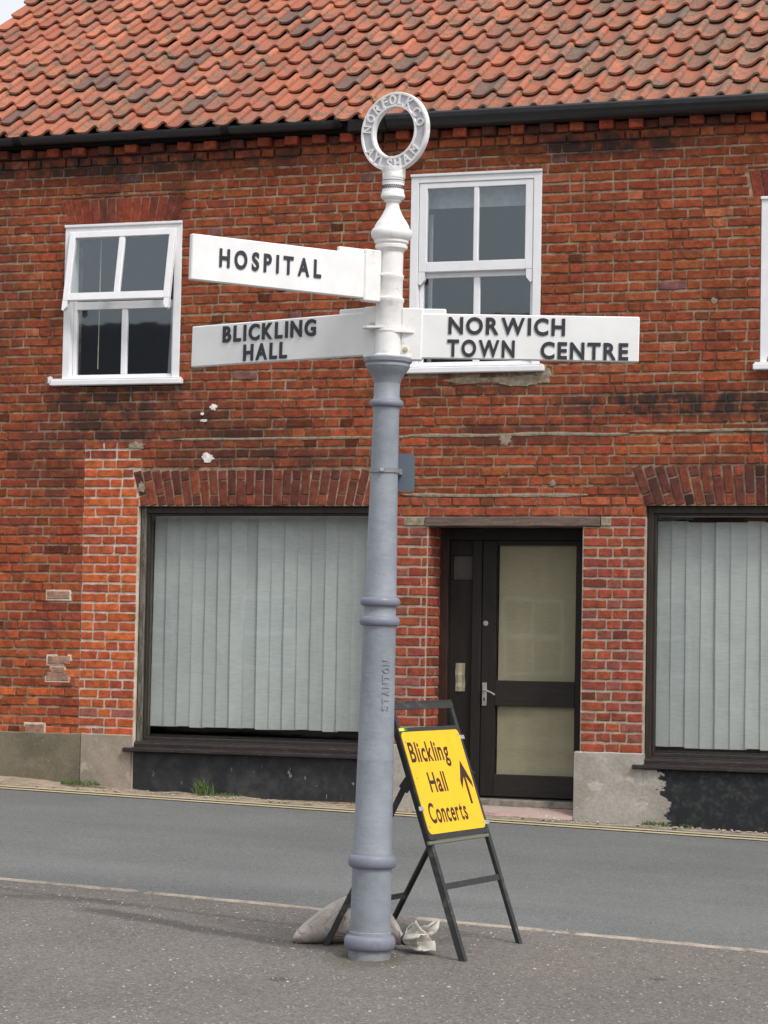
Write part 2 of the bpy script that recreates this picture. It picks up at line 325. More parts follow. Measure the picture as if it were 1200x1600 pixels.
def asphalt(name, c1, c2, fleck, fl_amt, coarse, extra=None):
    b = NB(name); n = b.noise(0.9, 5, 0.6); nf = b.noise(140, 3, 0.7)
    v1 = b.vor(coarse, 'Color'); sp = b.xyz(v1)[0]
    c = b.mix(b.ramp(n, 0.35, 0.65), c1, c2)
    c = b.mix(1, c, b.scale((1, 1, 1), b.ramp(sp, 0, 1, 0.72, 1.25)), 'MULTIPLY')
    c = b.mix(1, c, b.scale((1, 1, 1), b.ramp(nf, 0.3, 0.7, 0.85, 1.12)), 'MULTIPLY')
    if extra: c = extra(b, c)
    vd = b.vor(34); vc = b.xyz(b.vor(34, 'Color'))
    c = b.mix(b.math('MULTIPLY', b.ramp(vd, 0.10, 0.2, 1, 0), b.ramp(vc[1], 1-fl_amt, 1-fl_amt+0.02)), c, fleck)
    c = b.mix(b.math('MULTIPLY', b.ramp(b.vor(21), 0.08, 0.16, 1, 0), b.ramp(b.xyz(b.vor(21, 'Color'))[0], 0.93, 0.94, 0, 0.8)), c, (0.05, 0.045, 0.04))
    d = b.vor(coarse); b.bump(b.math('ADD', b.ramp(d, 0, 0.6, 1, 0), nf), 0.55, 0.004)
    return b.done(c, 0.9, 0.2)
def road_extra(b, c):
    x, y, z = b.xyz(); wob_ = b.math('MULTIPLY', b.noise(1.1, 3, 0.5), 0.25)
    d = b.math('ABSOLUTE', b.math('SUBTRACT', b.math('ADD', y, wob_), -2.4)); c = b.mix(b.ramp(d, 0.15, 0.55, 0.16, 0), c, (0.10, 0.10, 0.10))
    d = b.math('ABSOLUTE', b.math('SUBTRACT', b.math('ADD', y, wob_), -4.2)); c = b.mix(b.ramp(d, 0.02, 0.45, 0.14, 0), c, (0.26, 0.26, 0.25))
    c = b.mix(b.ramp(b.noise(2.2, 5, 0.7, stretch=(0.5, 1.5, 1)), 0.60, 0.72, 0, 0.35), c, (0.115, 0.115, 0.115))
    # faint wheel-polished bands that run along the road, and hairline streaks
    n = b.noise(1.6, 4, 0.6, stretch=(0.25, 1.6, 1)); c = b.mix(1, c, b.scale((1, 1, 1), b.ramp(n, 0.3, 0.7, 0.95, 1.04)), 'MULTIPLY')
    return c
def foot_extra(b, c):
    x, y, z = b.xyz()
    # curved dark rubber scuff across the paving, left of the post
    def band(a0, a1, a2, wd, amt, x0, x1):
        nonlocal c
        cy = b.math('ADD', b.math('MULTIPLY', x, a1), a0)
        cy = b.math('ADD', cy, b.math('MULTIPLY', b.math('POWER', b.math('SUBTRACT', x, 0.4), 2.0), a2))
        d = b.math('ABSOLUTE', b.math('SUBTRACT', b.math('ADD', y, b.math('MULTIPLY', b.noise(3, 3), 0.16)), cy))
        mk = b.math('MULTIPLY', b.ramp(d, wd*0.3, wd, amt, 0), b.math('MULTIPLY', b.ramp(x, x0, x0+0.3), b.ramp(x, x1-0.3, x1, 1, 0)))
        c = b.mix(mk, c, (0.055, 0.052, 0.052))
    band(-5.62, -0.40, -0.0, 0.14, 0.62, 0.2, 2.0)
    band(-5.45, -0.10, -0.35, 0.12, 0.42, -1.6, 0.7)
    band(-5.40, -0.22, 0.0, 0.06, 0.30, -0.6, 1.9)
    # greenish silt round the post base
    dx = b.math('SUBTRACT', x, 2.24); dy = b.math('SUBTRACT', y, -6.66)
    r = b.math('SQRT', b.math('ADD', b.math('MULTIPLY', dx, dx), b.math('MULTIPLY', b.math('MULTIPLY', dy, dy), 0.5)))
    r = b.math('ADD', r, b.math('MULTIPLY', b.noise(12, 4), 0.16))
    c = b.mix(b.ramp(r, 0.18, 0.34, 0.5, 0), c, (0.085, 0.076, 0.05))
    for px, py, pr in ((2.07, -7.35, 0.085), (3.62, -6.52, 0.07), (1.35, -7.2, 0.05)):
        dx = b.math('SUBTRACT', x, px); dy = b.math('MULTIPLY', b.math('SUBTRACT', y, py), 0.8)
        r = b.math('SQRT', b.math('ADD', b.math('MULTIPLY', dx, dx), b.math('MULTIPLY', dy, dy)))
        c = b.mix(b.ramp(b.math('ADD', r, b.math('MULTIPLY', b.noise(30, 3), 0.05)), pr*0.6, pr*1.1, 0.6, 0), c, (0.05, 0.05, 0.05))
    return c
M_road = asphalt('road_asphalt', (0.170, 0.177, 0.173), (0.152, 0.158, 0.155), (0.42, 0.42, 0.40), 0.05, 150, road_extra)
M_foot = asphalt('footway_macadam', (0.178, 0.163, 0.150), (0.156, 0.144, 0.133), (0.58, 0.53, 0.47), 0.30, 95, foot_extra)
M_terrain = asphalt('wide_ground', (0.12, 0.12, 0.11), (0.10, 0.10, 0.09), (0.3, 0.3, 0.3), 0.05, 60)
M_kerb = mortar_mat('pale_edging', (0.44, 0.38, 0.31), (0.30, 0.26, 0.22), (0.16, 0.145, 0.13), 0.10)
M_strip = mortar_mat('sandy_concrete_strip', (0.36, 0.30, 0.225), (0.26, 0.21, 0.155), (0.15, 0.12, 0.09), 0.04)
b = NB('worn_yellow_line'); n = b.noise(22, 5, 0.7); c = b.mix(b.ramp(n, 0.5, 0.68), (0.50, 0.42, 0.27), (0.34, 0.29, 0.21)); M_line = b.done(c, 0.85, 0.2)
b = NB('pink_step'); n = b.noise(7, 5, 0.7, stretch=(0.5, 1, 2.5)); c = b.mix(b.ramp(n, 0.4, 0.6), (0.42, 0.27, 0.25), (0.38, 0.32, 0.28)); c = b.mix(b.ramp(b.noise(18, 4), 0.6, 0.7), c, (0.55, 0.50, 0.45)); b.bump(n, 0.6, 0.01); M_step = b.done(c, 0.9, 0.2)
b = NB('woven_sack'); v = b.objc()
wv = b.n.new('ShaderNodeTexWave'); wv.inputs['Scale'].default_value = 55; wv.inputs['Distortion'].default_value = 1.5; b.L(v, wv.inputs['Vector'])
n = b.noise(9, 4, 0.6, v=v); c = b.mix(b.ramp(n, 0.35, 0.7), (0.54, 0.48, 0.44), (0.42, 0.37, 0.335)); c = b.mix(b.ramp(b.noise(60, 3, v=v), 0.5, 0.7, 0, 0.35), c, (0.54, 0.49, 0.45))
w2 = b.n.new('ShaderNodeTexWave'); w2.bands_direction = 'Z'; w2.inputs['Scale'].default_value = 60; w2.inputs['Distortion'].default_value = 1.2; b.L(v, w2.inputs['Vector'])
cr_ = b.ramp(b.math('ABSOLUTE', b.math('SUBTRACT', b.noise(6, 3, 0.6, v=v, dist=1.2, stretch=(1.0, 1.0, 0.45)), 0.5)), 0.0, 0.05)
c = b.mix(1, c, b.scale((1, 1, 1), b.ramp(b.math('ADD', wv.outputs['Fac'], w2.outputs['Fac']), 0.2, 1.6, 0.86, 1.08)), 'MULTIPLY')
c = b.mix(b.ramp(b.xyz(v)[2], 0.0, 0.07, 0.55, 0), c, (0.19, 0.165, 0.14))
b.bump(b.math('ADD', b.math('MULTIPLY', b.math('ADD', wv.outputs['Fac'], w2.outputs['Fac']), 0.25), b.math('ADD', b.math('MULTIPLY', b.noise(14, 4, v=v), 2), b.math('MULTIPLY', cr_, 1.6))), 0.8, 0.005); M_sack = b.done(c, 0.8, 0.25)
M_frill = paint_mat('cream_sack_neck', (0.64, 0.61, 0.55), 0.6, grime=(0.36, 0.31, 0.26), grime_amt=0.52, bumpd=0.003)
b = NB('grass_blade'); q = b.n.new('ShaderNodeObjectInfo'); c = b.mix(b.noise(20, 2), (0.06, 0.11, 0.03), (0.13, 0.18, 0.06)); M_grass = b.done(c, 0.6, 0.3)
M_green = plain('green_sticker', (0.03, 0.22, 0.05), 0.5); M_lime = plain('yellow_sticker', (0.70, 0.72, 0.08), 0.5)
M_wallplain = plain('far_brick_render', (0.25, 0.13, 0.09), 0.9, n=3, d=0.3)

# ------------------------------------------------------------------ ground
def g(x, y): return 0.2713 - 0.0231*60*tanh(x/60) + 0.0326*60*tanh(y/60)
def sheet(name, xs, rows, mat, kind='structure', dz=0.0):
    """rows: list of functions y(x); grid surface on the ground"""
    bm = bmesh.new(); R = []
    for fy, h in rows: R.append([bm.verts.new((x, fy(x), g(x, fy(x)) + dz + (h(x) if callable(h) else h))) for x in xs])
    for a, b_ in zip(R, R[1:]):
        for i in range(len(xs)-1): bm.faces.new((a[i], a[i+1], b_[i+1], b_[i]))
    o = obj(name, bm, mat, smooth=False); o['kind'] = kind; return o
def lin(a, b_, n): return [a + (b_-a)*i/(n-1) for i in range(n)]
def yb(x): return -5.08 - 0.0911*x if abs(x) < 14 else -5.08 - 0.0911*14*(1 if x > 0 else -1)
def yl(x): return -0.355 - 0.018*x if abs(x) < 14 else -0.355 - 0.25*(1 if x > 0 else -1)
XS = lin(-45, 45, 181)
far = [-900, -400, -150, -80, -45, -25, -12, 0, 12, 25, 45, 80, 150, 400, 900]
sheet('ground', far, [((lambda x, yy=yy: yy), 0) for yy in far], M_terrain, dz=-0.10)
wob = lambda x, s=1.0, k=3.0: s*(noise.noise(Vector((x*k, 3.1, 0.4))))
sheet('road', XS, [((lambda x, t=t: yb(x)*(1-t) + (yl(x)+0.42)*t), 0.018*(1-(2*t-1)**2)) for t in lin(0, 1, 8)], M_road)
FX = lin(-6, 9, 1501)
sheet('footway', XS, [((lambda x, t=t: -16*(1-t) + (yb(x)-0.04)*t), 0.010) for t in lin(0, 1, 8)], M_foot)
# thin worn stone edging between the footway and the road, slightly proud and broken along both sides
bm = bmesh.new(); R = [[], [], [], [], []]
for x in lin(-5, 8, 900):
    a = noise.noise(Vector((x*7, 1, 0))); a2 = noise.noise(Vector((x*5, 9, 0))); h = 0.004*noise.noise(Vector((x*12, 4, 0)))
    gap = max(0.0, 0.016+0.03*noise.noise(Vector((x*1.3, 22, 0))))
    y0 = yb(x)-0.045-0.018*a; y1 = yb(x)+0.004+gap*0.6+0.012*a2
    for r, (yy, hh) in zip(R, ((y0-0.012, 0.004), (y0, 0.0155+h), ((y0+y1)/2, 0.018+h), (y1, 0.014+h), (y1+0.010, -0.012))): r.append(bm.verts.new((x, yy, g(x, yy)+hh)))
for a, b_ in zip(R, R[1:]):
    for i in range(len(a)-1): bm.faces.new((a[i], a[i+1], b_[i+1], b_[i]))
obj('kerb_edging', bm, M_kerb)['kind'] = 'structure'
# double yellow line, two worn strips
for off, wdt in ((0.0, 0.085), (-0.16, 0.085)):
    bm = bmesh.new(); P = None
    for x in lin(-9, 10, 800):
        e = 0.008*noise.noise(Vector((x*9, off*50, 1))); y0 = yl(x)+off-wdt/2+e; y1 = yl(x)+off+wdt/2+0.010*noise.noise(Vector((x*11, off*50, 7)))
        t = (yl(x)+0.42-yb(x)); hz = lambda yy: g(x, yy)+0.018*(1-(2*((yy-yb(x))/t)-1)**2)+0.006
        q = (bm.verts.new((x, y0, hz(y0))), bm.verts.new((x, y1, hz(y1))))
        if P: bm.faces.new((P[0], q[0], q[1], P[1]))
        P = q
    obj('yellow_line', bm, M_line)['kind'] = 'structure'
# rough concrete strip between the yellow lines and the wall
zb_pts = [(-9, 0.60), (-4.4, 0.455), (-3.2, 0.418), (-2.48, 0.372), (-2.0, 0.335), (-0.18, 0.283), (1.5, 0.225), (2.95, 0.200), (5.2, 0.16), (9, 0.08)]
def wall_base(x):
    for (a, za), (b_, zb_) in zip(zb_pts, zb_pts[1:]):
        if a <= x <= b_: return za + (zb_-za)*(x-a)/(b_-a)
    return g(x, 0)
bm = bmesh.new(); R = [[] for _ in range(7)]
for x in lin(-9, 9, 1400):
    e = 0.045*noise.noise(Vector((x*2.2, 5, 0)))+0.03*noise.noise(Vector((x*8, 5, 0)))
    y0 = -0.20+e; zg = g(x, y0)+0.004; zw = wall_base(x)+0.012*noise.noise(Vector((x*4, 8, 0)))
    up_ = max(0.010, (zw-zg)*0.35)
    row = [(y0-0.02, zg-0.02), (y0, zg+up_*0.75+0.006*noise.noise(Vector((x*15, 2, 0))))]
    for t in (0.25, 0.5, 0.75, 1.0, 1.3):
        yy = y0*(1-t)+0.02*t; row.append((yy, zg+up_+(zw-zg-up_)*min(t, 1)**1.2+0.007*noise.noise(Vector((x*10, yy*10, 6)))))
    for r, (yy, zz) in zip(R, row): r.append(bm.verts.new((x, yy, zz)))
for a, b_ in zip(R, R[1:]):
    for i in range(len(a)-1): bm.faces.new((a[i], a[i+1], b_[i+1], b_[i]))
obj('pavement_strip', bm, M_strip)['kind'] = 'structure'

# ------------------------------------------------------------------ the brick house
X0, X1, YB = -4.41, 6.2, 6.4
COURSE = 0.0755; ZTOP = 5.265
house = thing('brick_house', 'old red brick building with pantile roof, white sash windows and two blinded shop windows', 'building', (0, 0, 0))
# openings on the face: x0, x1, z0, z1
OPEN = [(-2.735, -1.72, 3.50, 4.795), (0.173, 1.205, 3.555, 5.075), (2.86, 3.89, 3.53, 4.795),
        (-2.045, -0.02, 0.30, 2.552), (2.03, 4.10, 0.10, 2.552), (0.355, 1.555, 0.10, 2.396), (0.333, 1.69, 2.396, 2.472)]
def in_open(x, z):
    return any(a < x < b_ and c_ < z < d_ for a, b_, c_, d_ in OPEN)
def zone(x, z):
    if -2.518 < x < -2.03 and z < 3.05: return 1
    if (-0.03 < x < 0.36 or 1.55 < x < 2.04) and z < 2.47: return 2
    return 0
xs = sorted({X0, X1, -2.518, -2.03, -0.03, 0.36} | {v for o in OPEN for v in o[:2]})
zs = sorted({-0.3, 3.05, 2.47, 5.41} | {v for o in OPEN for v in o[2:]})
bm = bmesh.new(); YM = 0.006
for xa, xb in zip(xs, xs[1:]):
    for za, zb_ in zip(zs, zs[1:]):
        cx, cz = (xa+xb)/2, (za+zb_)/2
        if not in_open(cx, cz): box(bm, (xa, YM, za), (xb, 0.33, zb_), 0, zone(cx, cz))
bmesh.ops.remove_doubles(bm, verts=bm.verts, dist=1e-5)
# drop inner faces shared by two cells
seen = {}
for f in bm.faces: seen.setdefault(tuple(round(v, 4) for v in f.calc_center_median()), []).append(f)
bmesh.ops.delete(bm, geom=[f for l in seen.values() if len(l) > 1 for f in l], context='FACES')
wall = obj('wall', bm, [M_mortar, M_mortar_white, M_mortar_cream], house)
bm = bmesh.new()
box(bm, (X0, 0.331, -0.3), (X0+0.3, YB, 5.41)); box(bm, (X1-0.3, 0.331, -0.3), (X1, YB, 5.41)); box(bm, (X0+0.3, YB-0.3, -0.3), (X1-0.3, YB, 5.41))
for xx in (X0, X1-0.3):                                        # gable triangles
    v = [bm.verts.new(p) for p in ((xx, 0.1, 5.415), (xx, YB-0.1, 5.415), (xx, YB/2, 5.415+ (YB/2-0.1)*0.70), (xx+0.3, 0.1, 5.415), (xx+0.3, YB-0.1, 5.415), (xx+0.3, YB/2, 5.415+(YB/2-0.1)*0.70))]
    for f in ((0, 2, 1), (3, 4, 5), (0, 1, 4, 3), (1, 2, 5, 4), (2, 0, 3, 5)): bm.faces.new([v[i] for i in f])
obj('rear_walls', bm, M_wallplain, house)
bm = bmesh.new(); box(bm, (X0+0.3, 0.335, 2.95), (X1-0.3, YB-0.3, 3.1)); box(bm, (X0+0.3, 0.335, 0.0), (X1-0.3, YB-0.3, 0.36)); box(bm, (X0+0.3, 2.2, 0.361), (X1-0.3, 2.3, 2.949)); box(bm, (X0+0.3, 2.2, 3.101), (X1-0.3, 2.3, 5.40)); box(bm, (X0+0.3, 0.335, 5.30), (X1-0.3, YB-0.3, 5.40))
box(bm, (-0.02, 0.335, 0.361), (0.05, 2.19, 2.949)); box(bm, (1.75, 0.335, 0.361), (1.85, 2.19, 2.949))
obj('interior', bm, M_dark, house)

# --- bricks
UP = [(.262,.066,.028),(.280,.070,.029),(.244,.060,.027),(.300,.079,.032),(.270,.067,.028),(.254,.064,.030),(.235,.057,.026)]
OR = [(.47,.112,.038),(.51,.125,.044),(.42,.095,.038),(.48,.11,.038),(.38,.09,.044)]
LL = [(.30,.066,.028),(.33,.076,.030),(.28,.062,.030),(.31,.074,.028),(.26,.062,.036),(.35,.086,.032)]
PI_ = [(.31,.070,.038),(.285,.064,.040),(.34,.084,.042),(.32,.072,.038),(.27,.090,.068),(.28,.070,.046),(.33,.078,.042),(.26,.068,.046)]
AR = [(.15,.045,.030),(.19,.052,.034),(.12,.038,.028),(.23,.058,.032),(.17,.05,.035)]
SOOT = [(-2.2,3.42,.55,.13,.75),(-2.35,3.2,.4,.25,.55),(-2.75,2.9,.3,.4,.5),(-2.8,2.3,.3,.4,.2),(-1.35,3.15,.5,.25,.5),(2.2,3.30,.9,.12,.6),
        (1.1,3.1,.6,.10,.4),(3.0,3.3,.25,.25,.55),(1.6,5.2,.7,.08,.5),(-2.6,5.25,1.4,.10,.5),(0.6,3.42,.7,.05,.45),(-.9,2.95,1.0,.06,.5),(-2.2,5.2,.5,.1,.4),(-3.2,3.7,.4,.6,.2)]
def soot(x, z):
    return min(0.5, 0.35*sum(a*exp(-((x-cx)/sx)**2-((z-cz)/sz)**2) for cx, cz, sx, sz, a in SOOT) + 0.07)
rb = random.Random(11)
def brick_col(x, z, pal=None):
    if pal is None:
        if -2.518 < x < -2.03 and z < 3.05: pal = OR
        elif (-0.03 < x < 0.36 or 1.55 < x < 2.04) and z < 2.47: pal = PI_
        elif 2.47 < z < 2.64 and 0.1 < x < 1.95: pal = [(.36,.095,.045),(.38,.10,.045),(.33,.08,.04),(.31,.07,.038)]
        elif x < -2.5 and z < 1.6: pal = LL + OR
        elif x < -2.5 and z < 2.9: pal = LL
        elif z < 3.3: pal = UP + LL[:3]
        else: pal = UP
    c = list(rb.choice(pal)); k = rb.uniform(0.88, 1.12)
    if pal is UP and rb.random() < 0.03: c = [.36, .11, .055]
    if pal is UP and rb.random() < 0.012: c = [.19, .085, .075]
    if pal is OR and z < 1.0 and rb.random() < 0.4: c = [.30, .10, .08]
    s = soot(x, z)
    s *= 0.5+1.0*max(0.0, min(1.0, 0.5+noise.noise(Vector((x*2.3, z*3.1, 5)))*1.3))
    if pal is not OR: k *= 1-0.62*s*rb.uniform(0.5, 1.0)
    if rb.random() < s*0.45 and pal is not OR: k *= rb.uniform(0.45, 0.75); c[0] *= 0.88
    return (c[0]*k, c[1]*k*rb.uniform(.9, 1.1), c[2]*k, 1)

def brick_shape(L, H, rough, seed):
    """open-backed brick front centred on 0, front at y=0 with an eroded edge; returns verts, faces"""
    r = random.Random(seed); n = 5 if L > 0.15 else 3
    out = []
    for i in range(n): out.append((-L/2+L*i/n, -H/2))
    out.append((L/2, -H/2)); out.append((L/2, 0))
    for i in range(n): out.append((L/2-L*i/n, H/2))
    out.append((-L/2, H/2)); out.append((-L/2, 0))
    V, F = [], []; N = len(out)
    o1 = []
    for (x, z) in out:
        o1.append((x-math.copysign(r.uniform(0, rough), x) if abs(x) > 1e-6 else x, z-math.copysign(r.uniform(0, rough), z) if abs(z) > 1e-6 else z))
    for (x, z) in o1: V.append((x, 0.03, z))
    for (x, z) in o1: V.append((x, 0.0035, z))
    for (x, z) in o1: V.append((x*(1-0.007/L), -r.uniform(0, 0.0012), z*(1-0.010/H)))
    for k in (0, 1):
        for i in range(N):
            j = (i+1) % N; F.append((k*N+i, k*N+j, (k+1)*N+j, (k+1)*N+i))
    F.append(tuple(range(2*N, 3*N)))
    return V, F
bricks = []     # (x centre, z centre, length, height, rot, y, colour, kind)
exclude_arch = []
def add_brick(xa, xb, z, h=0.0645, pal=None, y=0.0, rough=None):
    L = xb-xa
    if L < 0.022: return
    bricks.append(dict(x=(xa+xb)/2, z=z, L=L, H=h, rot=0.0, y=y-rb.uniform(0, 0.0025), col=brick_col((xa+xb)/2, z, pal)))
def cuts(z):
    """solid x-intervals of the face at height z"""
    iv = []
    for a, b_, c_, d_ in OPEN:
        if c_-0.02 < z < d_+0.02: iv.append((a, b_))
    # flat arches
    if 2.552-0.02 < z < 2.835+0.01:
        t = (z-2.552)/0.283; iv.append((-2.03-0.07*t, -0.02+0.07*t)); iv.append((2.02-0.10*t, 4.11+0.1*t))
    if 4.80-0.02 < z < 5.01+0.01:
        t = (z-4.80)/0.21; iv.append((-2.68-0.09*t, -1.77+0.07*t)); iv.append((2.785-0.045*t, 3.92+0.06*t))
    if z < 0.745: iv += [(X0-1, -2.03), (-0.1, 0.4), (1.5, 2.1)]
    cutp = [X0, X1]
    segs = [(X0, X1)]
    for a, b_ in iv:
        ns = []
        for s, e in segs:
            if b_ <= s or a >= e: ns.append((s, e)); continue
            if a > s: ns.append((s, a))
            if b_ < e: ns.append((b_, e))
        segs = ns
    if z < 3.05:
        ns = []
        for s, e in segs:
            if s < -2.518 < e: ns += [(s, -2.518), (-2.518, e)]
            else: ns.append((s, e))
        segs = ns
    return segs
J = 0.0075
for k in range(0, 70):
    z = ZTOP-COURSE*(k+0.5)
    if z < 0.30: break
    wav = lambda x, k=k: 0.0045*noise.noise(Vector((x*0.9, k*0.25, 2.0)))+0.002*noise.noise(Vector((x*4, k*1.7, 9)))
    for s, e in cuts(z):
        pier_l = -0.05 < s < 0.0 and e < 0.4; pier_r = 1.5 < s < 1.6 and e < 2.05
        if pier_l or pier_r:
            W_ = e-s
            if pier_r: fr = [0.40, 0.235, 0.365] if k % 2 else [0.245, 0.245, 0.255, 0.255]
            else: fr = [0.30, 0.58, 0.12] if k % 2 else [0.60, 0.40]
            x = s+0.003
            for f in fr:
                wd = f*(W_-0.006); add_brick(x+J/2, x+wd-J/2, z+wav(x), 0.0635); x += wd
            continue
        x = s - ((k % 2)*0.17 + rb.uniform(0, 0.05) + (0.0 if s <= X0+0.01 else rb.choice((0.0, 0.06, 0.12)))) - (0.34 if s <= X0+.01 else 0)
        st = True
        if s > X0+0.01: x = s - J/2 - rb.choice((0.0, 0.0, 0.11, 0.06)); st = bool(k % 2)
        while x < e:
            wd = (0.216 if st else 0.104)*rb.uniform(0.96, 1.04); a = max(x+J/2, s+0.002); b_ = min(x+wd+J/2, e-0.002)
            if st and rb.random() < 0.05: b_ = min(b_, x+0.107)                # an odd half bat
            rest = e-b_
            if 0 < rest < 0.045: b_ = e-0.002
            if b_-a > 0.03: add_brick(a, b_, z+wav((a+b_)/2), 0.0655*rb.uniform(0.95, 1.03))
            x = b_ + J*rb.uniform(0.7, 1.25) - J/2
            st = not st
            if rb.random() < 0.04: st = not st
for a_, b2_, zlo, zhi in ((0.173, 1.205, 5.080, 5.112), (-2.80, -1.70, 5.010, 5.035), (2.75, 3.95, 5.010, 5.035), (-2.735, -1.72, 3.455, 3.497)):
    x = a_
    while x < b2_-0.03:
        wd = rb.choice((0.216, 0.104, 0.17)); wd = min(wd, b2_-x); add_brick(x+J/2, x+wd-J/2, (zlo+zhi)/2, zhi-zlo-0.004); x += wd
# oversailing course and dentil course under the eaves
x = X0
while x < X1:
    wd = rb.choice((0.216, 0.104, 0.216)); add_brick(x+J/2, min(x+wd+J/2, X1), ZTOP+0.036, 0.066, y=-0.024); x += wd+J
x = X0+0.05
while x < X1-0.1:
    add_brick(x, x+0.104, ZTOP+0.111, 0.066, y=-0.028, pal=[(.20,.05,.03),(.12,.04,.03),(.24,.055,.03)]); x += 0.1135*2
def screen_scale(p):
    d = Vector(p)-CAM; zz = d.dot(fwd); return 3900/zz, 600+3900*d.dot(rt)/zz, 800-3900*d.dot(up)/zz
for b_ in bricks:
    s, u, v = screen_scale((b_['x'], 0, b_['z'])); b_['a'] = s*s*b_['L']*b_['H'] if -10 < u < 1210 and 150 < v < 1250 and not (560 < u < 625) else 0
order = sorted(range(len(bricks)), key=lambda i: -bricks[i]['a'])
near = set(order[:298])
shapes = {}
def shared(name, L, H, var, mat):
    key = (name, round(L/0.02), var)
    if key not in shapes:
        V, F = brick_shape(round(L/0.02)*0.02, H, 0.0062, hash(key) & 0xffff)
        me = bpy.data.meshes.new(name); me.from_pydata(V, [], F); me.materials.append(mat); shapes[key] = me
    return shapes[key], round(L/0.02)*0.02
class Joined:
    def __init__(s): s.V, s.F, s.C = [], [], []
    def add(s, V, F, col, M):
        o = len(s.V); s.V += [tuple(M @ Vector(v)) for v in V]; s.F += [tuple(i+o for i in f) for f in F]; s.C += [col]*len(V)
    def build(s, name, mat, parent):
        me = bpy.data.meshes.new(name); me.from_pydata(s.V, [], s.F); me.materials.append(mat)
        at = me.color_attributes.new('tint', 'FLOAT_COLOR', 'POINT'); at.data.foreach_set('color', [c for col in s.C for c in col])
        o = mesh_obj(name, me, parent); return o
joined = Joined()
for i, b_ in enumerate(bricks):
    loc = Vector((b_['x'], b_['y'], b_['z']))
    if i in near:
        me, L0 = shared('brick', b_['L'], 0.0655, i % 4, M_brick_o)
        o = mesh_obj('brick', me, wall, loc, (0, rb.uniform(-.006, .006), 0)); o.scale = (b_['L']/L0, 1, b_['H']/0.0655); o.color = b_['col']
    else:
        V, F = brick_shape(b_['L'], b_['H'], 0.0062, i); joined.add(V, F, b_['col'], Matrix.Translation(loc) @ Matrix.Rotation(rb.uniform(-.006, .006), 4, 'Y'))
# rest of the oversailing band: backing between the dentils
# reveal bricks of the door opening (left jamb faces right)
for k in range(0, 70):
    z = ZTOP-COURSE*(k+0.5)
    if 2.39 > z > 0.745:
        for ya, yb_ in (((0.006, 0.105), (0.115, 0.325)) if k % 2 else ((0.006, 0.212), (0.222, 0.325))):
            V, F = brick_shape(yb_-ya, 0.0635, 0.003, k*7+int(ya*100)); joined.add(V, F, brick_col(0.2, z, PI_), Matrix.Translation((0.356+0.006, (ya+yb_)/2, z)) @ Matrix.Rotation(pi/2, 4, 'Z'))
            joined.C[-len(V):] = [joined.C[-1]]*len(V)
jb = joined.build('brickwork', M_brick_a, wall); jb['kind'] = 'stuff'
# flat arches: fans of long leaning bricks, each a brick of its own
def arch(xa, xb, z0, z1, n, lean, pal, cam=0.0, single=False):
    xc = (xa+xb)/2
    for i in range(n):
        t = (i+0.5)/n; xb0 = xa+(xb-xa)*t; tt = 2*t-1; ang = math.atan(lean*tt*abs(tt)**0.3); H = (z1-z0); wd = (xb-xa)/n
        zo = -cam*tt*tt
        wd2 = wd*(1+0.5*lean*H/(xb-xa)*2)
        fr = [0.70, 0.30] if i % 2 else [0.30, 0.70]
        if single: fr = [1.0]
        p = 0.0
        for f in fr:
            l = f*H/cos(ang); s0 = p; p += l
            if wd < 0.03: continue
            V, F = brick_shape(l-0.009, wd*(1.03 if single else 1.0)-(0.005 if single else 0.0085), 0.003, rb.randint(0, 9999))
            key = ('arch', round(l, 2), round(wd, 3), i % 3)
            if key not in shapes:
                me = bpy.data.meshes.new('arch_brick'); me.from_pydata(V, [], F); me.materials.append(M_brick_o); shapes[key] = me
            c_ = s0+l/2; o = mesh_obj('arch_brick', shapes[key], wall, (xb0+sin(ang)*c_, -rb.uniform(0, .003), z0+zo+cos(ang)*c_), (0, ang-pi/2, 0))
            o.color = brick_col(xb0, 6.0, pal)
arch(-2.02, -0.03, 2.556, 2.835, 27, 0.30, AR*3+[(.40,.09,.035)], 0.004)
arch(2.03, 4.10, 2.556, 2.850, 28, 0.40, AR[1:]*2+[(.28,.065,.035),(.30,.07,.035)], 0.004)
arch(-2.70, -1.755, 4.80, 5.005, 14, 0.35, [(.26,.05,.027),(.22,.05,.03),(.30,.055,.028)], 0.0, True)
arch(2.80, 3.90, 4.80, 5.005, 14, 0.20, [(.16,.04,.03),(.22,.05,.03)], 0.0, True)
# dentils: every other header stands out under the eaves
x = X0+0.05+0.1135; dent = None
while x < X1-0.1:
    bm = bmesh.new() if dent is None else None
    if dent is None:
        box(bm, (-0.052, 0, -0.033), (0.052, 0.10, 0.033), 0.004); dent = bpy.data.meshes.new('dentil_brick'); bm.to_mesh(dent); bm.free(); dent.materials.append(M_brick_o)
    o = mesh_obj('dentil_brick', dent, wall, (x+0.052, -0.078+rb.uniform(-.006, .006), ZTOP+0.113+rb.uniform(-.003, .003)), (rb.uniform(-.03, .03), rb.uniform(-.03, .03), 0))
    o.color = brick_col(0, 6, [(.30,.062,.032),(.34,.07,.035),(.24,.055,.03),(.36,.08,.04),(.12,.04,.03)]); x += 0.227
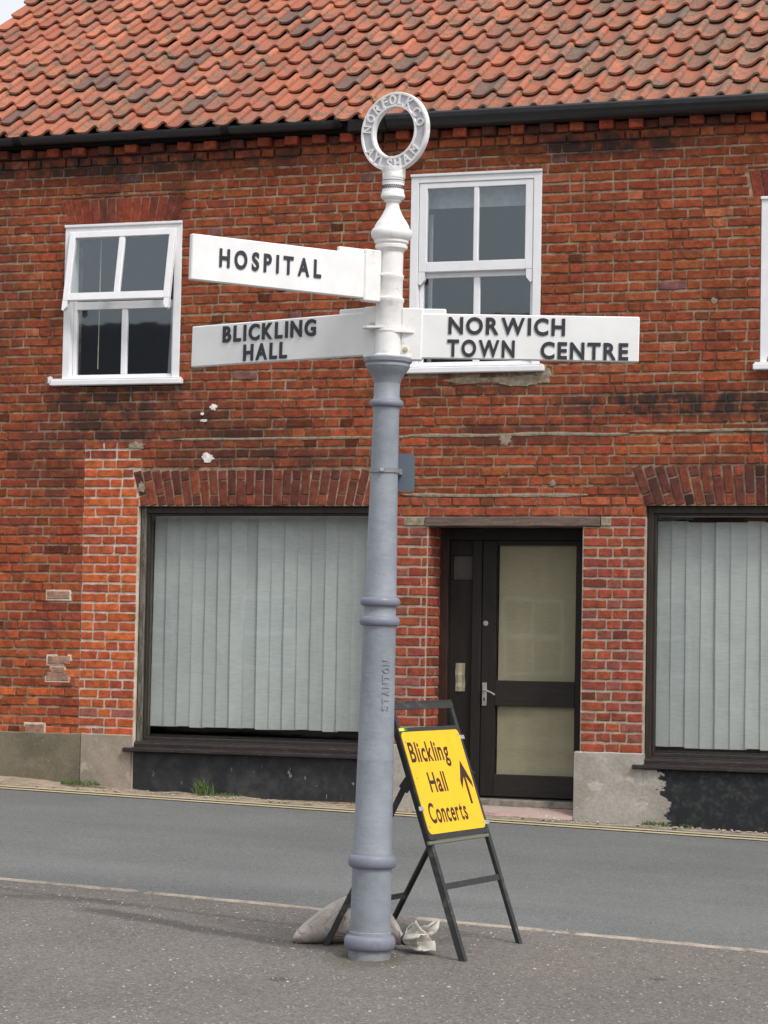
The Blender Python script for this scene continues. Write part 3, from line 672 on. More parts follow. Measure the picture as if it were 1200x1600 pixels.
# cement bands, repairs, dabs of filler on the face
def dab(x, z, w_, h_, mat, name='cement_patch', seed=0, y=-0.003):
    r = random.Random(seed); bm = bmesh.new(); N = 22; c0 = bm.verts.new((x, y-0.005, z)); ring = []; ring2 = []
    for i in range(N):
        a = 2*pi*i/N; k = r.uniform(0.65, 1.15); ring.append(bm.verts.new((x+w_/2*cos(a)*k, y-0.003, z+h_/2*sin(a)*k))); ring2.append(bm.verts.new((x+w_/2*cos(a)*k*1.06, 0.008, z+h_/2*sin(a)*k*1.06)))
    for i in range(N):
        j = (i+1) % N; bm.faces.new((c0, ring[i], ring[j])); bm.faces.new((ring[i], ring2[i], ring2[j], ring[j]))
    return obj(name, bm, mat, wall)
def band(xa, xb, z, h, seed):
    bm = bmesh.new(); A = []
    for x in lin(xa, xb, int((xb-xa)/0.02)):
        t = min(1, (x-xa)/0.1, (xb-x)/0.1); a = 0.004+h*t*(0.6+0.9*abs(noise.noise(Vector((x*4, seed, 0)))))
        zz = z+0.008*noise.noise(Vector((x*2, seed, 5))); A.append([bm.verts.new(p) for p in ((x, 0.008, zz+a/2+0.002), (x, -0.004, zz+a/2), (x, -0.006, zz), (x, -0.004, zz-a/2), (x, 0.008, zz-a/2-0.002))])
    for p, q in zip(A, A[1:]):
        for i in range(4): bm.faces.new((p[i], q[i], q[i+1], p[i+1]))
    obj('cement_band', bm, M_greymortar, wall)
band(-1.75, 0.2, 3.075, 0.022, 1); band(0.15, 1.9, 3.085, 0.026, 2); band(1.9, 3.2, 3.10, 0.020, 3); band(0.15, 1.60, 2.632, 0.026, 4); band(0.45, 1.25, 3.50, 0.05, 5)
for x, z, ww, hh, mt, sd in ((-1.42, 3.325, .07, .05, M_plaster, 1), (-1.50, 3.22, .07, .022, M_plaster, 3), (-1.46, 2.93, .12, .075, M_plaster, 4), (1.24, 3.52, .12, .13, M_greymortar, 5),
                             (1.05, 3.475, .30, .06, M_greymortar, 6), (-2.07, 3.03, .16, .06, M_greymortar, 8), (-2.02, 2.70, .06, .09, M_greymortar, 9), (1.32, 2.72, .05, .05, M_greymortar, 10),
                             (-2.84, 3.56, .05, .07, M_plaster, 11), (2.52, 4.05, .05, .05, M_greymortar, 12), (2.93, 3.60, .05, .08, M_greymortar, 13), (0.95, 3.05, .10, .10, M_greymortar, 14)): dab(x, z, ww, hh, mt, seed=sd)
bm = bmesh.new(); tube(bm, [(-1.51, 0.01, 3.272), (-1.50, -0.05, 3.268), (-1.485, -0.075, 3.266)], 0.011, 8); obj('pipe_stub', bm, M_plaster, wall)
# pale patched bricks low on the left
for x, z, L_, H_ in ((-2.72, 1.845, .20, .065), (-2.70, 1.33, .20, .07), (-2.71, 1.255, .12, .05), (-2.71, 1.20, .20, .07), (-2.90, 0.785, .17, .075)):
    V, F = brick_shape(L_, H_, 0.004, int(-z*100)); me = bpy.data.meshes.new('patched_brick'); me.from_pydata([(a, b2, c2) for a, b2, c2 in V], [], F); me.materials.append(M_brick_o)
    o = mesh_obj('patched_brick', me, wall, (x, -0.006, z)); o.color = (.34, .20, .15, 1)
    bm = bmesh.new(); box(bm, (x-L_/2-.012, -0.002, z-H_/2-.012), (x+L_/2+.012, 0.01, z+H_/2+.012), 0.003); obj('cement_patch', bm, M_mortar_white, wall)

# --- plinths and stallrisers
def panel(name, x0, x1, z1, y0, mat, top=0.0, n=60, par=house, label=None):
    bm = bmesh.new(); A = []
    for x in lin(x0, x1, n):
        zb_ = wall_base(x)-0.08; A.append([bm.verts.new(p) for p in ((x, 0.05, zb_), (x, y0+0.004*noise.noise(Vector((x*6, 1, 1))), zb_), (x, y0+0.004*noise.noise(Vector((x*6, 5, 1))), (zb_+z1)/2), (x, y0+0.003*noise.noise(Vector((x*6, 9, 1))), z1-0.008+top*noise.noise(Vector((x*7, 2, 2)))), (x, y0+0.012, z1+top*noise.noise(Vector((x*7, 2, 2)))), (x, 0.05, z1+0.002))])
    for p, q in zip(A, A[1:]):
        for i in range(5): bm.faces.new((p[i], q[i], q[i+1], p[i+1]))
    bm.faces.new(A[0][::-1]); bm.faces.new(A[-1])
    o = obj(name, bm, mat, par)
    if label: o['label'] = label
    return o
panel('plinth', X0, -2.487, 0.757, -0.022, M_rend_olive, 0.004, label='olive grey rendered plinth at far left')
panel('plinth', -2.480, -2.050, 0.760, -0.026, M_rend_pale, 0.012, label='pale rendered plinth left of the shop window')
panel('plinth', -0.03, 0.352, 0.752, -0.024, M_rend_grey, 0.004)
panel('plinth', 1.520, 2.035, 0.742, -0.030, M_rend_grey, 0.008, label='light grey plinth beside the door')
panel('stall_riser', -2.044, -0.035, 0.632, 0.012, M_stall, 0.0, label='black painted panel under the left shop window')
panel('stall_riser', 2.036, 4.20, 0.632, -0.024, M_rend_grey, 0.0, label='black painted panel with ragged edge under the right shop window')

# --- shop windows
def shopwin(x0, x1, label, worn):
    bm = bmesh.new(); zt, zb_ = 2.548, 0.665; yf = 0.045; fw = 0.042
    box(bm, (x0, yf, zb_), (x0+fw, 0.20, zt), 0.004, 1 if worn else 0); box(bm, (x1-fw, yf, zb_), (x1, 0.20, zt), 0.004)
    box(bm, (x0+fw, yf, zt-0.05), (x1-fw, 0.20, zt), 0.004); box(bm, (x0+fw, yf, zb_), (x1-fw, 0.20, zb_+0.055), 0.004)
    a = 0.02                                                    # inner bead
    box(bm, (x0+fw, yf+0.02, zb_+0.055), (x0+fw+a, 0.12, zt-0.05), 0.003); box(bm, (x1-fw-a, yf+0.02, zb_+0.055), (x1-fw, 0.12, zt-0.05), 0.003)
    box(bm, (x0+fw+a, yf+0.02, zt-0.07), (x1-fw-a, 0.12, zt-0.05), 0.003); box(bm, (x0+fw+a, yf+0.018, zb_+0.055), (x1-fw-a, 0.12, zb_+0.080), 0.003)
    f = obj('shop_window', bm, [M_frame, M_frameworn], house); f['label'] = label
    bm = bmesh.new(); box(bm, (x0+fw+a, 0.092, zb_+0.08), (x1-fw-a, 0.098, zt-0.07)); obj('pane', bm, M_shopglass, f)
    bm = bmesh.new(); A = []
    xa, xb = x0-0.07, x1+0.06                                   # moulded sill
    prof = [(0.07, 0.668), (-0.018, 0.662), (-0.022, 0.672), (-0.03, 0.668), (-0.03, 0.662), (-0.045, 0.660), (-0.068, 0.656), (-0.074, 0.648), (-0.074, 0.634), (-0.062, 0.622), (0.012, 0.620)]
    prof = [(0.07, 0.712), (0.035, 0.708), (0.028, 0.700), (0.020, 0.690), (0.018, 0.666), (-0.052, 0.658), (-0.062, 0.653), (-0.064, 0.636), (-0.054, 0.630), (0.07, 0.628)]
    for x in lin(xa, xb, 40):
        A.append([bm.verts.new((x, y+0.003*noise.noise(Vector((x*5, y*30, 0))), z+0.003*noise.noise(Vector((x*4, z*30, 3))))) for y, z in prof])
    for p, q in zip(A, A[1:]):
        for i in range(len(prof)): bm.faces.new((p[i], q[i], q[(i+1) % len(prof)], p[(i+1) % len(prof)]))
    bm.faces.new(A[0]); bm.faces.new(A[-1][::-1]); obj('sill', bm, M_sillwood, f)
    bm = bmesh.new(); box(bm, (x0+0.01, 0.20, 0.70), (x1-0.01, 0.60, 0.76)); obj('window_board', bm, M_frame, f)
    return f
shopwin(-2.035, -0.025, 'left shop window with dark frame and worn grey outer edge', True)
shopwin(2.035, 4.095, 'right shop window with dark brown frame', False)
def blind(x0, x1, label, seed, zb0):
    t = thing('vertical_blind', label, 'window blind', (x0, 0.22, 0.80), (0, 0, 0), 'vertical slat blinds in the shop windows'); r = random.Random(seed)
    bm = bmesh.new(); box(bm, (0, -0.02, 1.68), (x1-x0, 0.02, 1.72), 0.003); obj('head_rail', bm, M_white, t)
    step = 0.1115; x = 0.055
    ms = []
    for v in range(4):
        bm = bmesh.new(); rr = random.Random(seed*10+v); A = []
        for i in range(11):
            z = 0.02+1.66*i/10; bow = 0.004*sin(i*1.3+v*2)
            A.append([bm.verts.new((-0.062+0.0125*k, 0.003*(1-((k-5)/5)**2)+bow*0.3+0.0006*rr.uniform(-1, 1), z)) for k in range(0, 11)])
        for p, q in zip(A, A[1:]):
            for k in range(10): bm.faces.new((p[k], p[k+1], q[k+1], q[k]))
        me = bpy.data.meshes.new('slat'); bm.to_mesh(me); bm.free(); me.materials.append(M_blind); me.polygons.foreach_set('use_smooth', [True]*len(me.polygons)); ms.append(me)
    i = 0
    while x < x1-x0:
        o = mesh_obj('slat', ms[r.randint(0, 3)], t, (x, 0.003*(i % 2), zb0-0.80+r.uniform(-.006, .006)), (r.uniform(-.004, .004), r.uniform(-.004, .004), radians(r.uniform(3, 7))))
        x += step; i += 1
    return t
blind(-1.99, -0.07, 'grey vertical slat blind behind the left shop window', 3, 0.805)
tb = blind(2.075, 4.05, 'grey vertical slat blind behind the right shop window, beige pull weight at its edge', 5, 0.765)
bm = bmesh.new(); tube(bm, [(-0.018, -0.02, 0.50), (-0.018, -0.018, 1.70)], 0.003, 6); tube(bm, [(-0.030, -0.02, 0.50), (-0.028, -0.018, 1.70)], 0.003, 6); obj('cord', bm, M_paper, tb)
bm = bmesh.new(); box(bm, (-0.034, -0.035, 0.42), (-0.010, -0.012, 0.58), 0.004); obj('cord_weight', bm, M_paper, tb)

# --- upstairs sash windows
def sash(name, par, x0, x1, z0, z1, y, st, top, bot, mun, horn=0.0, hinge=None, ang=0.0, d=0.045):
    """frame with one vertical glazing bar; built from z1 (top) down; returns the sash"""
    ox, oz = (x0+x1)/2, z1; w_ = (x1-x0)/2; h_ = z1-z0; bm = bmesh.new()
    box(bm, (-w_, 0, -h_), (-w_+st, d, 0), 0.004); box(bm, (w_-st, 0, -h_), (w_, d, 0), 0.004)
    box(bm, (-w_+st, 0.001, -top), (w_-st, d, 0), 0.003); box(bm, (-w_+st, 0.001, -h_), (w_-st, d, -h_+bot), 0.003)
    box(bm, (-mun/2, 0.004, -h_+bot), (mun/2, d-0.004, -top), 0.006)
    if horn:
        for sx in (-1, 1):
            xa, xb = sorted((sx*w_, sx*(w_-st*0.8)))
            P = [(xa, -h_), (xb, -h_), (xb, -h_-horn*0.6), ((xa+xb)/2+sx*0.008, -h_-horn), (xa, -h_-horn*0.9)] if sx < 0 else [(xa, -h_), (xb, -h_), (xb, -h_-horn*0.9), ((xa+xb)/2+0.008, -h_-horn), (xa, -h_-horn*0.6)]
            v0 = [bm.verts.new((p, 0.002, q)) for p, q in P]; v1 = [bm.verts.new((p, d-0.002, q)) for p, q in P]
            bm.faces.new(v0[::-1]); bm.faces.new(v1)
            for i in range(5): bm.faces.new((v0[i], v0[(i+1) % 5], v1[(i+1) % 5], v1[i]))
    o = obj(name, bm, M_white, par); o.location = (ox, y, oz); o.rotation_euler = (ang, 0, 0)
    for xa, xb in ((-w_+st, -mun/2), (mun/2, w_-st)):
        bm = bmesh.new(); box(bm, (xa-0.004, d*0.45, -h_+bot-0.004), (xb+0.004, d*0.45+0.004, -top+0.004)); p = obj('pane', bm, M_glass, par); p.location = o.location; p.rotation_euler = o.rotation_euler
    return o
def upwin(x0, x1, z0, z1, zm, label, opened, sx0, sx1):
    bm = bmesh.new(); jw = 0.062; y0 = -0.004
    box(bm, (x0, y0, z0), (x0+jw, 0.13, z1), 0.003); box(bm, (x1-jw, y0, z0), (x1, 0.13, z1), 0.003); box(bm, (x0+jw, y0+0.001, z1-0.062), (x1-jw, 0.13, z1), 0.003)
    box(bm, (x0+jw, 0.02, z0), (x1-jw, 0.13, z0+0.022), 0.003)
    box(bm, (x0-0.004, y0-0.014, z1-0.016), (x1+0.004, 0.0, z1+0.006), 0.004)                        # drip moulding on the head
    f = obj('window', bm, M_white, house); f['label'] = label
    bm = bmesh.new(); box(bm, (sx0, -0.050, z0-0.056), (sx1, 0.02, z0-0.012), 0.006); box(bm, (sx0+0.012, -0.045, z0-0.012), (sx1-0.012, 0.05, z0-0.001), 0.003); obj('sill', bm, M_white, f)
    # lower sash, set back
    sash('sash', f, x0+jw+0.002, x1-jw-0.002, z0+0.022, zm+(0.062 if opened else 0.03), 0.050, 0.030, 0.062 if opened else 0.045, 0.014, 0.050)
    if opened: sash('sash', f, x0+0.048, x1-0.048, zm+0.045, z1-0.055, -0.022, 0.052, 0.048, 0.060, 0.050, 0.085, ang=-radians(10.5))
    else: sash('sash', f, x0+0.066, x1-0.066, zm+0.026, z1-0.064, 0.004, 0.062, 0.042, 0.075, 0.040, 0.10)
    return f
w1 = upwin(-2.735, -1.72, 3.566, 4.795, 4.125, 'left upstairs window, its top sash pushed open', True, -2.815, -1.683)
w2 = upwin(0.173, 1.205, 3.610, 5.075, 4.305, 'middle upstairs window with both sashes shut', False, 0.13, 1.25)
w3 = upwin(2.86, 3.89, 3.59, 4.795, 4.125, 'right upstairs window cut off by the picture edge', False, 2.815, 3.94)
# things seen through them, and a strip imitating a reflection
bm = bmesh.new(); tube(bm, [(-2.50, 0.16, 3.66), (-2.495, 0.16, 4.7)], 0.004, 6); obj('blind_cord', bm, M_paper, w1)
bm = bmesh.new(); A = []
for i in range(12):
    x = -1.86+0.10*i/11; A.append([bm.verts.new((x-0.05*(1-zz), 0.2+0.012*sin(i*1.9), 3.6+zz*1.1)) for zz in (0, .5, 1)])
for p, q in zip(A, A[1:]):
    for k in (0, 1): bm.faces.new((p[k], q[k], q[k+1], p[k+1]))
obj('curtain', bm, M_curtain_reflection, w1, True)
bm = bmesh.new(); box(bm, (0.26, 0.16, 4.84), (1.12, 0.165, 5.03)); obj('sky_reflection_strip', bm, M_curtain_reflection, w2)  # pale strip stands in for sky reflected in the upper panes
bm = bmesh.new(); A = []
for i in range(10):
    x = 0.262+0.035*i/9; A.append([bm.verts.new((x, 0.18+0.01*sin(i*1.7), z)) for z in (3.65, 4.8)])
for p, q in zip(A, A[1:]): bm.faces.new((p[0], q[0], q[1], p[1]))
obj('curtain', bm, M_curtain_reflection, w2, True)

# --- door and its side panel, set back in the opening
dy = 0.30
bm = bmesh.new(); A = []
for x in lin(0.333+.002, 1.688, 30):
    A.append([bm.verts.new((x, y+0.004*noise.noise(Vector((x*5, y*40, z*40))), z+0.003*noise.noise(Vector((x*6, z*50, 2))))) for y, z in ((0.30, 2.399), (-0.012, 2.399), (-0.016, 2.405), (-0.016, 2.462), (-0.010, 2.469), (0.30, 2.469))])
for p, q in zip(A, A[1:]):
    for i in range(6): bm.faces.new((p[i], q[i], q[(i+1) % 6], p[(i+1) % 6]))
bm.faces.new(A[0]); bm.faces.new(A[-1][::-1]); obj('lintel', bm, M_lintel, house)
for xa, xb in ((0.16, 0.331), (1.692, 1.77)):
    bm = bmesh.new(); box(bm, (xa, -0.006, 2.402), (xb, 0.02, 2.466), 0.005); obj('lintel_end', bm, M_greymortar, house)
bm = bmesh.new()
box(bm, (0.358, dy, 0.36), (0.425, 0.42, 2.396), 0.004, 1); box(bm, (1.475, dy, 0.36), (1.553, 0.42, 2.396), 0.004); box(bm, (0.425, dy, 2.31), (1.475, 0.42, 2.396), 0.004)
box(bm, (0.425, dy+0.05, 0.36), (0.665, 0.42, 2.005), 0.003); box(bm, (0.425, dy+0.05, 2.19), (0.665, 0.42, 2.31), 0.003); box(bm, (0.425, dy+0.05, 2.005), (0.445, 0.42, 2.19), 0.003); box(bm, (0.612, dy+0.05, 2.005), (0.665, 0.42, 2.19), 0.003)
box(bm, (0.612, dy+0.012, 0.36), (0.688, 0.42, 2.31), 0.006)
dfr = obj('door_frame', bm, [M_door, M_doorpost], house)
bm = bmesh.new(); box(bm, (0.447, dy+0.07, 2.007), (0.610, dy+0.076, 2.188)); obj('side_pane', bm, plain('grey_side_glass', (0.075, 0.07, 0.062), 0.3, 0.4), dfr)
bm = bmesh.new(); A = []
for i in range(8):
    A.append([bm.verts.new((0.482+0.078*k/3+0.002*sin(i), dy+0.045-0.006*(k % 2)-0.003*sin(i*2), 1.155+0.215*i/7)) for k in range(4)])
for p, q in zip(A, A[1:]):
    for k in range(3): bm.faces.new((p[k], p[k+1], q[k+1], q[k]))
bmesh.ops.solidify(bm, geom=bm.faces[:], thickness=0.004); obj('letter_slot_cover', bm, M_paper, dfr)
bm = bmesh.new(); d0, d1 = dy+0.03, dy+0.085
box(bm, (0.690, d0, 0.368), (0.800, d1, 2.308), 0.004); box(bm, (1.425, d0, 0.368), (1.473, d1, 2.308), 0.004)
box(bm, (0.800, d0+.001, 2.270), (1.425, d1, 2.308), 0.003)
leaf = obj('door', bm, M_door, house)
bm = bmesh.new(); box(bm, (0.800, d0+.001, 0.368), (1.425, d1, 0.535), 0.004); obj('rail', bm, M_doorrail, leaf)
bm = bmesh.new(); box(bm, (0.800, d0+.001, 1.052), (1.425, d1, 1.245), 0.004); obj('rail', bm, M_doorrail, leaf)
for za, zb_ in ((0.535, 1.052), (1.245, 2.270)):
    bm = bmesh.new(); box(bm, (0.806, d0+0.022, za+.002), (1.419, d0+0.027, zb_-.002)); obj('pane', bm, M_shopglass, leaf)
    bm = bmesh.new(); A = []
    for i in range(40):
        x = 0.812+0.60*i/39; A.append([bm.verts.new((x, d0+0.045+0.003*sin(i*0.5), z)) for z in (za-0.01, zb_+0.01)])
    for p, q in zip(A, A[1:]): bm.faces.new((p[0], q[0], q[1], p[1]))
    obj('door_blind', bm, M_doorcloth, leaf, True)
bm = bmesh.new(); box(bm, (0.702, d0-0.008, 1.050), (0.738, d0, 1.225), 0.003); hp = obj('handle_plate', bm, M_steel, leaf)
bm = bmesh.new(); tube(bm, [(0.722, d0-0.006, 1.170), (0.722, d0-0.045, 1.170), (0.745, d0-0.052, 1.168), (0.79, d0-0.05, 1.150), (0.815, d0-0.048, 1.135)], 0.007, 8); obj('handle', bm, M_steel, hp)
bm = bmesh.new(); box(bm, (0.715, d0-0.0095, 1.088), (0.725, d0-0.0075, 1.112)); obj('keyhole', bm, M_void, hp)
bm = bmesh.new(); lathe(bm, [(0, 0.02), (0.004, 0.02), (0.006, 0.012)], 20); o = obj('lock_disc', bm, M_steel, leaf, True, 30); o.location = (0.721, d0, 1.675); o.rotation_euler = (pi/2, 0, 0)
bm = bmesh.new(); box(bm, (0.36, 0.20, 0.30), (1.55, 0.44, 0.352), 0.006); obj('threshold', bm, plain('grey_threshold', (0.20, 0.18, 0.155), 0.9, n=12, d=0.4, bumpd=0.006), house)
bm = bmesh.new(); A = []
for x in lin(0.358, 1.518, 80):
    b0 = g(x, -0.05)-0.05; j = 0.02*noise.noise(Vector((x*7, 1, 3))); br = 0.05*max(0, noise.noise(Vector((x*3.1, 7, 3))))
    A.append([bm.verts.new(p) for p in ((x, 0.03+j*0.5, b0), (x, -0.02+j+br, b0+0.07), (x, -0.05+j+br*1.2, 0.262+j*0.3-(x-0.36)*0.02), (x, -0.035+j, 0.285+j*0.2-(x-0.36)*0.02), (x, 0.08, 0.302-(x-0.36)*0.015), (x, 0.22, 0.312-(x-0.36)*0.01))])
for p, q in zip(A, A[1:]):
    for i in range(5): bm.faces.new((p[i], q[i], q[i+1], p[i+1]))
obj('doorstep', bm, M_step, house)

# --- roof: sloping deck, pantiles one by one, fascia and gutters
SL = radians(35); E0 = Vector((0, -0.16, 5.505)); RIDGE_Y = YB/2
sdir = Vector((0, cos(SL), sin(SL))); nrm = Vector((0, -sin(SL), cos(SL)))
run = (RIDGE_Y-E0.y)/cos(SL)
bm = bmesh.new()
for sgn in (0, 1):
    pts = []
    for x in (X0+0.02, X1-0.02):
        for t in (0.06, run):
            p = E0+sdir*t-nrm*0.045
            if sgn: p = Vector((0, YB-p.y, p.z))
            pts.append((x, p.y, p.z))
    a, b_, c_, d_ = [Vector(p) for p in pts]
    lo = [bm.verts.new(p) for p in (a, b_, d_, c_)]; hi = [bm.verts.new(p-Vector((0, 0, 0.06))) for p in (a, b_, d_, c_)]
    bm.faces.new(lo); bm.faces.new(hi[::-1])
    for i in range(4): bm.faces.new((lo[i], lo[(i+1) % 4], hi[(i+1) % 4], hi[i]))
roof = obj('roof', bm, M_void, house)
GAUGE, TWID = 0.315, 0.2003
PROF = [(0.00, -0.1), (0.06, -0.42), (0.14, -0.72), (0.25, -0.94), (0.37, -1.0), (0.49, -0.90), (0.60, -0.62), (0.70, -0.15), (0.79, 0.38), (0.87, 0.80), (0.94, 0.98), (1.00, 0.92), (1.05, 0.60), (1.08, 0.25)]
def tile_mesh(seed):
    r = random.Random(seed); L = GAUGE+0.075; th = 0.018; A = 0.0255*r.uniform(0.94, 1.06); V, F = [], []; n = len(PROF)
    for s, zo in ((0, 0.0), (0.5, 0.0), (1, 0.0)):
        for lay in (0, 1):
            for i, (u, h) in enumerate(PROF):
                wv = 0.0015*r.uniform(-1, 1); nose = (0.004*(u-0.5)+0.003*r.uniform(-1, 1)) if s == 0 else 0
                V.append((u*TWID, s*L+nose, h*A+(0 if lay else -th)+wv))
    def id_(s, lay, i): return (s*2+lay)*n+i
    for s in (0, 1):
        for i in range(n-1):
            F.append((id_(s,1,i), id_(s,1,i+1), id_(s+1,1,i+1), id_(s+1,1,i))); F.append((id_(s,0,i), id_(s+1,0,i), id_(s+1,0,i+1), id_(s,0,i+1)))
        F.append((id_(s,0,0), id_(s,1,0), id_(s+1,1,0), id_(s+1,0,0))); F.append((id_(s,0,n-1), id_(s+1,0,n-1), id_(s+1,1,n-1), id_(s,1,n-1)))
    for i in range(n-1): F.append((id_(0,0,i), id_(0,0,i+1), id_(0,1,i+1), id_(0,1,i)))
    return V, F
TM = []
for v in range(6):
    V, F = tile_mesh(v+50); me = bpy.data.meshes.new('roof_tile'); me.from_pydata(V, [], F); me.materials.append(M_tile_o)
    me.polygons.foreach_set('use_smooth', [True]*len(me.polygons)); me.set_sharp_from_angle(angle=radians(40)); TM.append((me, V, F))
TC = [(.385,.138,.082),(.42,.150,.090),(.355,.126,.076),(.44,.168,.098),(.39,.144,.090),(.34,.124,.080),(.375,.140,.088),(.31,.122,.086)]
tj = Joined(); rt_ = random.Random(5); tiles = []
ncol = int((X1-X0)/TWID); nrow = int(run/GAUGE)
tilt = math.asin(0.032/GAUGE)
for r_ in range(nrow+1):
    for c_ in range(ncol):
        x = X0+c_*TWID+rt_.uniform(-.004, .004)+0.006*sin(r_*1.7); t = r_*GAUGE+rt_.uniform(-.008, .008)+0.010*noise.noise(Vector((c_*0.35, r_*0.9, 1)))
        p = E0+sdir*t+nrm*(0.028+rt_.uniform(-.002, .003)+0.012*noise.noise(Vector((c_*0.12, r_*0.25, 4)))); p.x = x
        k = rt_.uniform(0.88, 1.10); col = rt_.choice(TC); col = tuple(v*k for v in col)+(1,)
        if rt_.random() < 0.05: col = (.17, .10, .085, 1)
        if c_ < 2 and r_ == 1: col = (.16, .15, .11, 1)
        s, u, v = screen_scale(p+sdir*0.15+Vector((0.1, 0, 0)))
        vis = -25 < u < 1225 and v > -22
        rot = Matrix.Rotation(SL-tilt, 4, 'X') @ Matrix.Rotation(rt_.uniform(-.012, .012), 4, 'Z')
        tiles.append((vis, s, p, rot, col, rt_.randint(0, 5)))
vis = [t for t in tiles if t[0]]; vis.sort(key=lambda t: -t[1]); own = set(id(t) for t in vis[:298])
for t in tiles:
    M = Matrix.Translation(t[2]) @ t[3]
    if id(t) in own:
        o = mesh_obj('roof_tile', TM[t[5]][0], roof); o.matrix_basis = M; o.color = t[4]
    else: tj.add(TM[t[5]][1], TM[t[5]][2], t[4], M)
o = tj.build('roof_tiling', M_tile_a, roof); o['kind'] = 'stuff'
print('tiles visible', len(vis), 'bricks', len(bricks))
bm = bmesh.new()                                                                    # ridge and a plain rear slope
for i in range(int((X1-X0)/0.45)):
    lathe_x = X0+0.45*i; R_ = []
    for xx in (lathe_x, lathe_x+0.44): R_.append([bm.verts.new((xx, RIDGE_Y+0.11*cos(a), E0.z+run*sin(SL)-0.03+0.10*sin(a))) for a in lin(0, pi, 9)])
    for k in range(8): bm.faces.new((R_[0][k], R_[0][k+1], R_[1][k+1], R_[1][k]))
obj('ridge_tiles', bm, plain('ridge_clay', (.42, .14, .085)), roof, True)
bm = bmesh.new(); box(bm, (X0, -0.02, 5.414), (X1, 0.32, 5.50)); box(bm, (X0, -0.085, 5.42), (X1, -0.06, 5.545)); box(bm, (X0, -0.060, 5.45), (X1, -0.02, 5.53)); obj('fascia', bm, M_void, house)
def gutter_half(x0, x1, yc, zc, r, name):
    bm = bmesh.new(); N = 14; A = []
    for x in (x0, x1):
        o_ = [bm.verts.new((x, yc+r*cos(a), zc+r*sin(a))) for a in lin(pi, 2*pi, N)]; i_ = [bm.verts.new((x, yc+(r-.004)*cos(a), zc+(r-.004)*sin(a))) for a in lin(2*pi, pi, N)]
        A.append(o_+i_)
    n2 = 2*N
    for i in range(n2): bm.faces.new((A[0][i], A[0][(i+1) % n2], A[1][(i+1) % n2], A[1][i]))
    bm.faces.new(A[0]); bm.faces.new(A[1][::-1])
    gt = obj(name, bm, M_gutter, house, True, 40); return gt
g1 = gutter_half(X0-0.02, -0.36, -0.150, 5.488, 0.056, 'gutter'); g1['label'] = 'black half-round gutter along the left eaves'
for xx in (-3.13, -1.33, -0.40):
    bm = bmesh.new(); N = 14; A = []
    for x in (xx, xx+0.06): A.append([bm.verts.new((x, -0.150+0.062*cos(a), 5.488+0.062*sin(a))) for a in lin(pi*0.98, 2.02*pi, N)])
    for i in range(N-1): bm.faces.new((A[0][i], A[0][i+1], A[1][i+1], A[1][i]))
    bmesh.ops.solidify(bm, geom=bm.faces[:], thickness=0.006); obj('gutter_clip', bm, M_gutter, g1, True, 40)
bm = bmesh.new(); prof = [(-0.075, 5.525), (-0.195, 5.520), (-0.205, 5.505), (-0.200, 5.475), (-0.180, 5.455), (-0.172, 5.436), (-0.150, 5.420), (-0.120, 5.412), (-0.075, 5.410)]
A = [[bm.verts.new((x, y, z)) for y, z in prof] for x in lin(0.02, X1, 12)]
for p, q in zip(A, A[1:]):
    for i in range(len(prof)): bm.faces.new((p[i], p[(i+1) % len(prof)], q[(i+1) % len(prof)], q[i]))
bm.faces.new(A[0]); bm.faces.new(A[-1][::-1]); g2 = obj('gutter', bm, M_gutter, house); g2['label'] = 'deeper black moulded gutter along the right eaves'
bm = bmesh.new(); box(bm, (-0.30, -0.16, 5.40), (0.015, -0.07, 5.50), 0.01); obj('gutter_stop', bm, M_void, house)

# ------------------------------------------------------------------ fingerpost
PX = 328.5
def zv(v):
    """height on the post of a level measured v from the top of the elevation (1500 = ground)"""
    h = 1500.0-v; return h/PX*(1+0.0096*(h-600)/694 if h > 600 else 1.0) - 0.0015
post = thing('fingerpost', 'tall cast iron signpost with grey post, white column, ring top and three white arms', 'signpost', (2.237, -6.595, g(2.237, -6.595)+0.002), (0, 0.013, YAW))
def ring_prof(v0, v1, r_in, r_out):
    z0, z1 = zv(v1), zv(v0); rr = (z1-z0)/2; P = [(z0, r_in/PX)]
    for a in lin(-pi/2, pi/2, 9): P.append((z0+rr+rr*0.98*sin(a), (r_in+(r_out-r_in)*(0.25+0.75*cos(a)))/PX))
    P.append((z1, r_in/PX)); return P
def lpart(name, prof, mat, par=post, seg=48, cx=0.0):
    bm = bmesh.new(); lathe(bm, prof, seg, cx); return obj(name, bm, mat, par, True, 35)
lpart('base_plinth', [(-0.06, 33.5/PX), (zv(1484), 33/PX)], M_post)
lpart('ring_moulding', ring_prof(1461, 1484, 33, 40.5), M_ringpaint)
shaft = lpart('shaft', [(zv(1463), 33.5/PX), (zv(1456), 33/PX), (zv(1455), 32/PX), (zv(1360), 30.8/PX), (zv(1356), 31.5/PX), (zv(1336), 31.5/PX), (zv(1330), 31/PX), (zv(1328), 30.4/PX), (zv(1190), 28.4/PX), (zv(1188), 28.6/PX), (zv(1186), 28.3/PX), (zv(985), 25.8/PX), (zv(979), 27/PX), (zv(964), 26.5/PX), (zv(962), 25.4/PX), (zv(948), 25.4/PX), (zv(946), 26.5/PX), (zv(930), 25.6/PX), (zv(928), 25.0/PX), (zv(772), 22.1/PX), (zv(645), 20.6/PX), (zv(640), 21.5/PX), (zv(622), 21.5/PX), (zv(620), 20.3/PX), (zv(596), 20.8/PX)], M_post)
lpart('ring_moulding', ring_prof(1336, 1357, 31, 38), M_ringpaint)
lpart('ring_moulding', ring_prof(964, 979, 26, 32), M_ringpaint)
lpart('ring_moulding', ring_prof(934, 948, 26, 31.6), M_ringpaint)
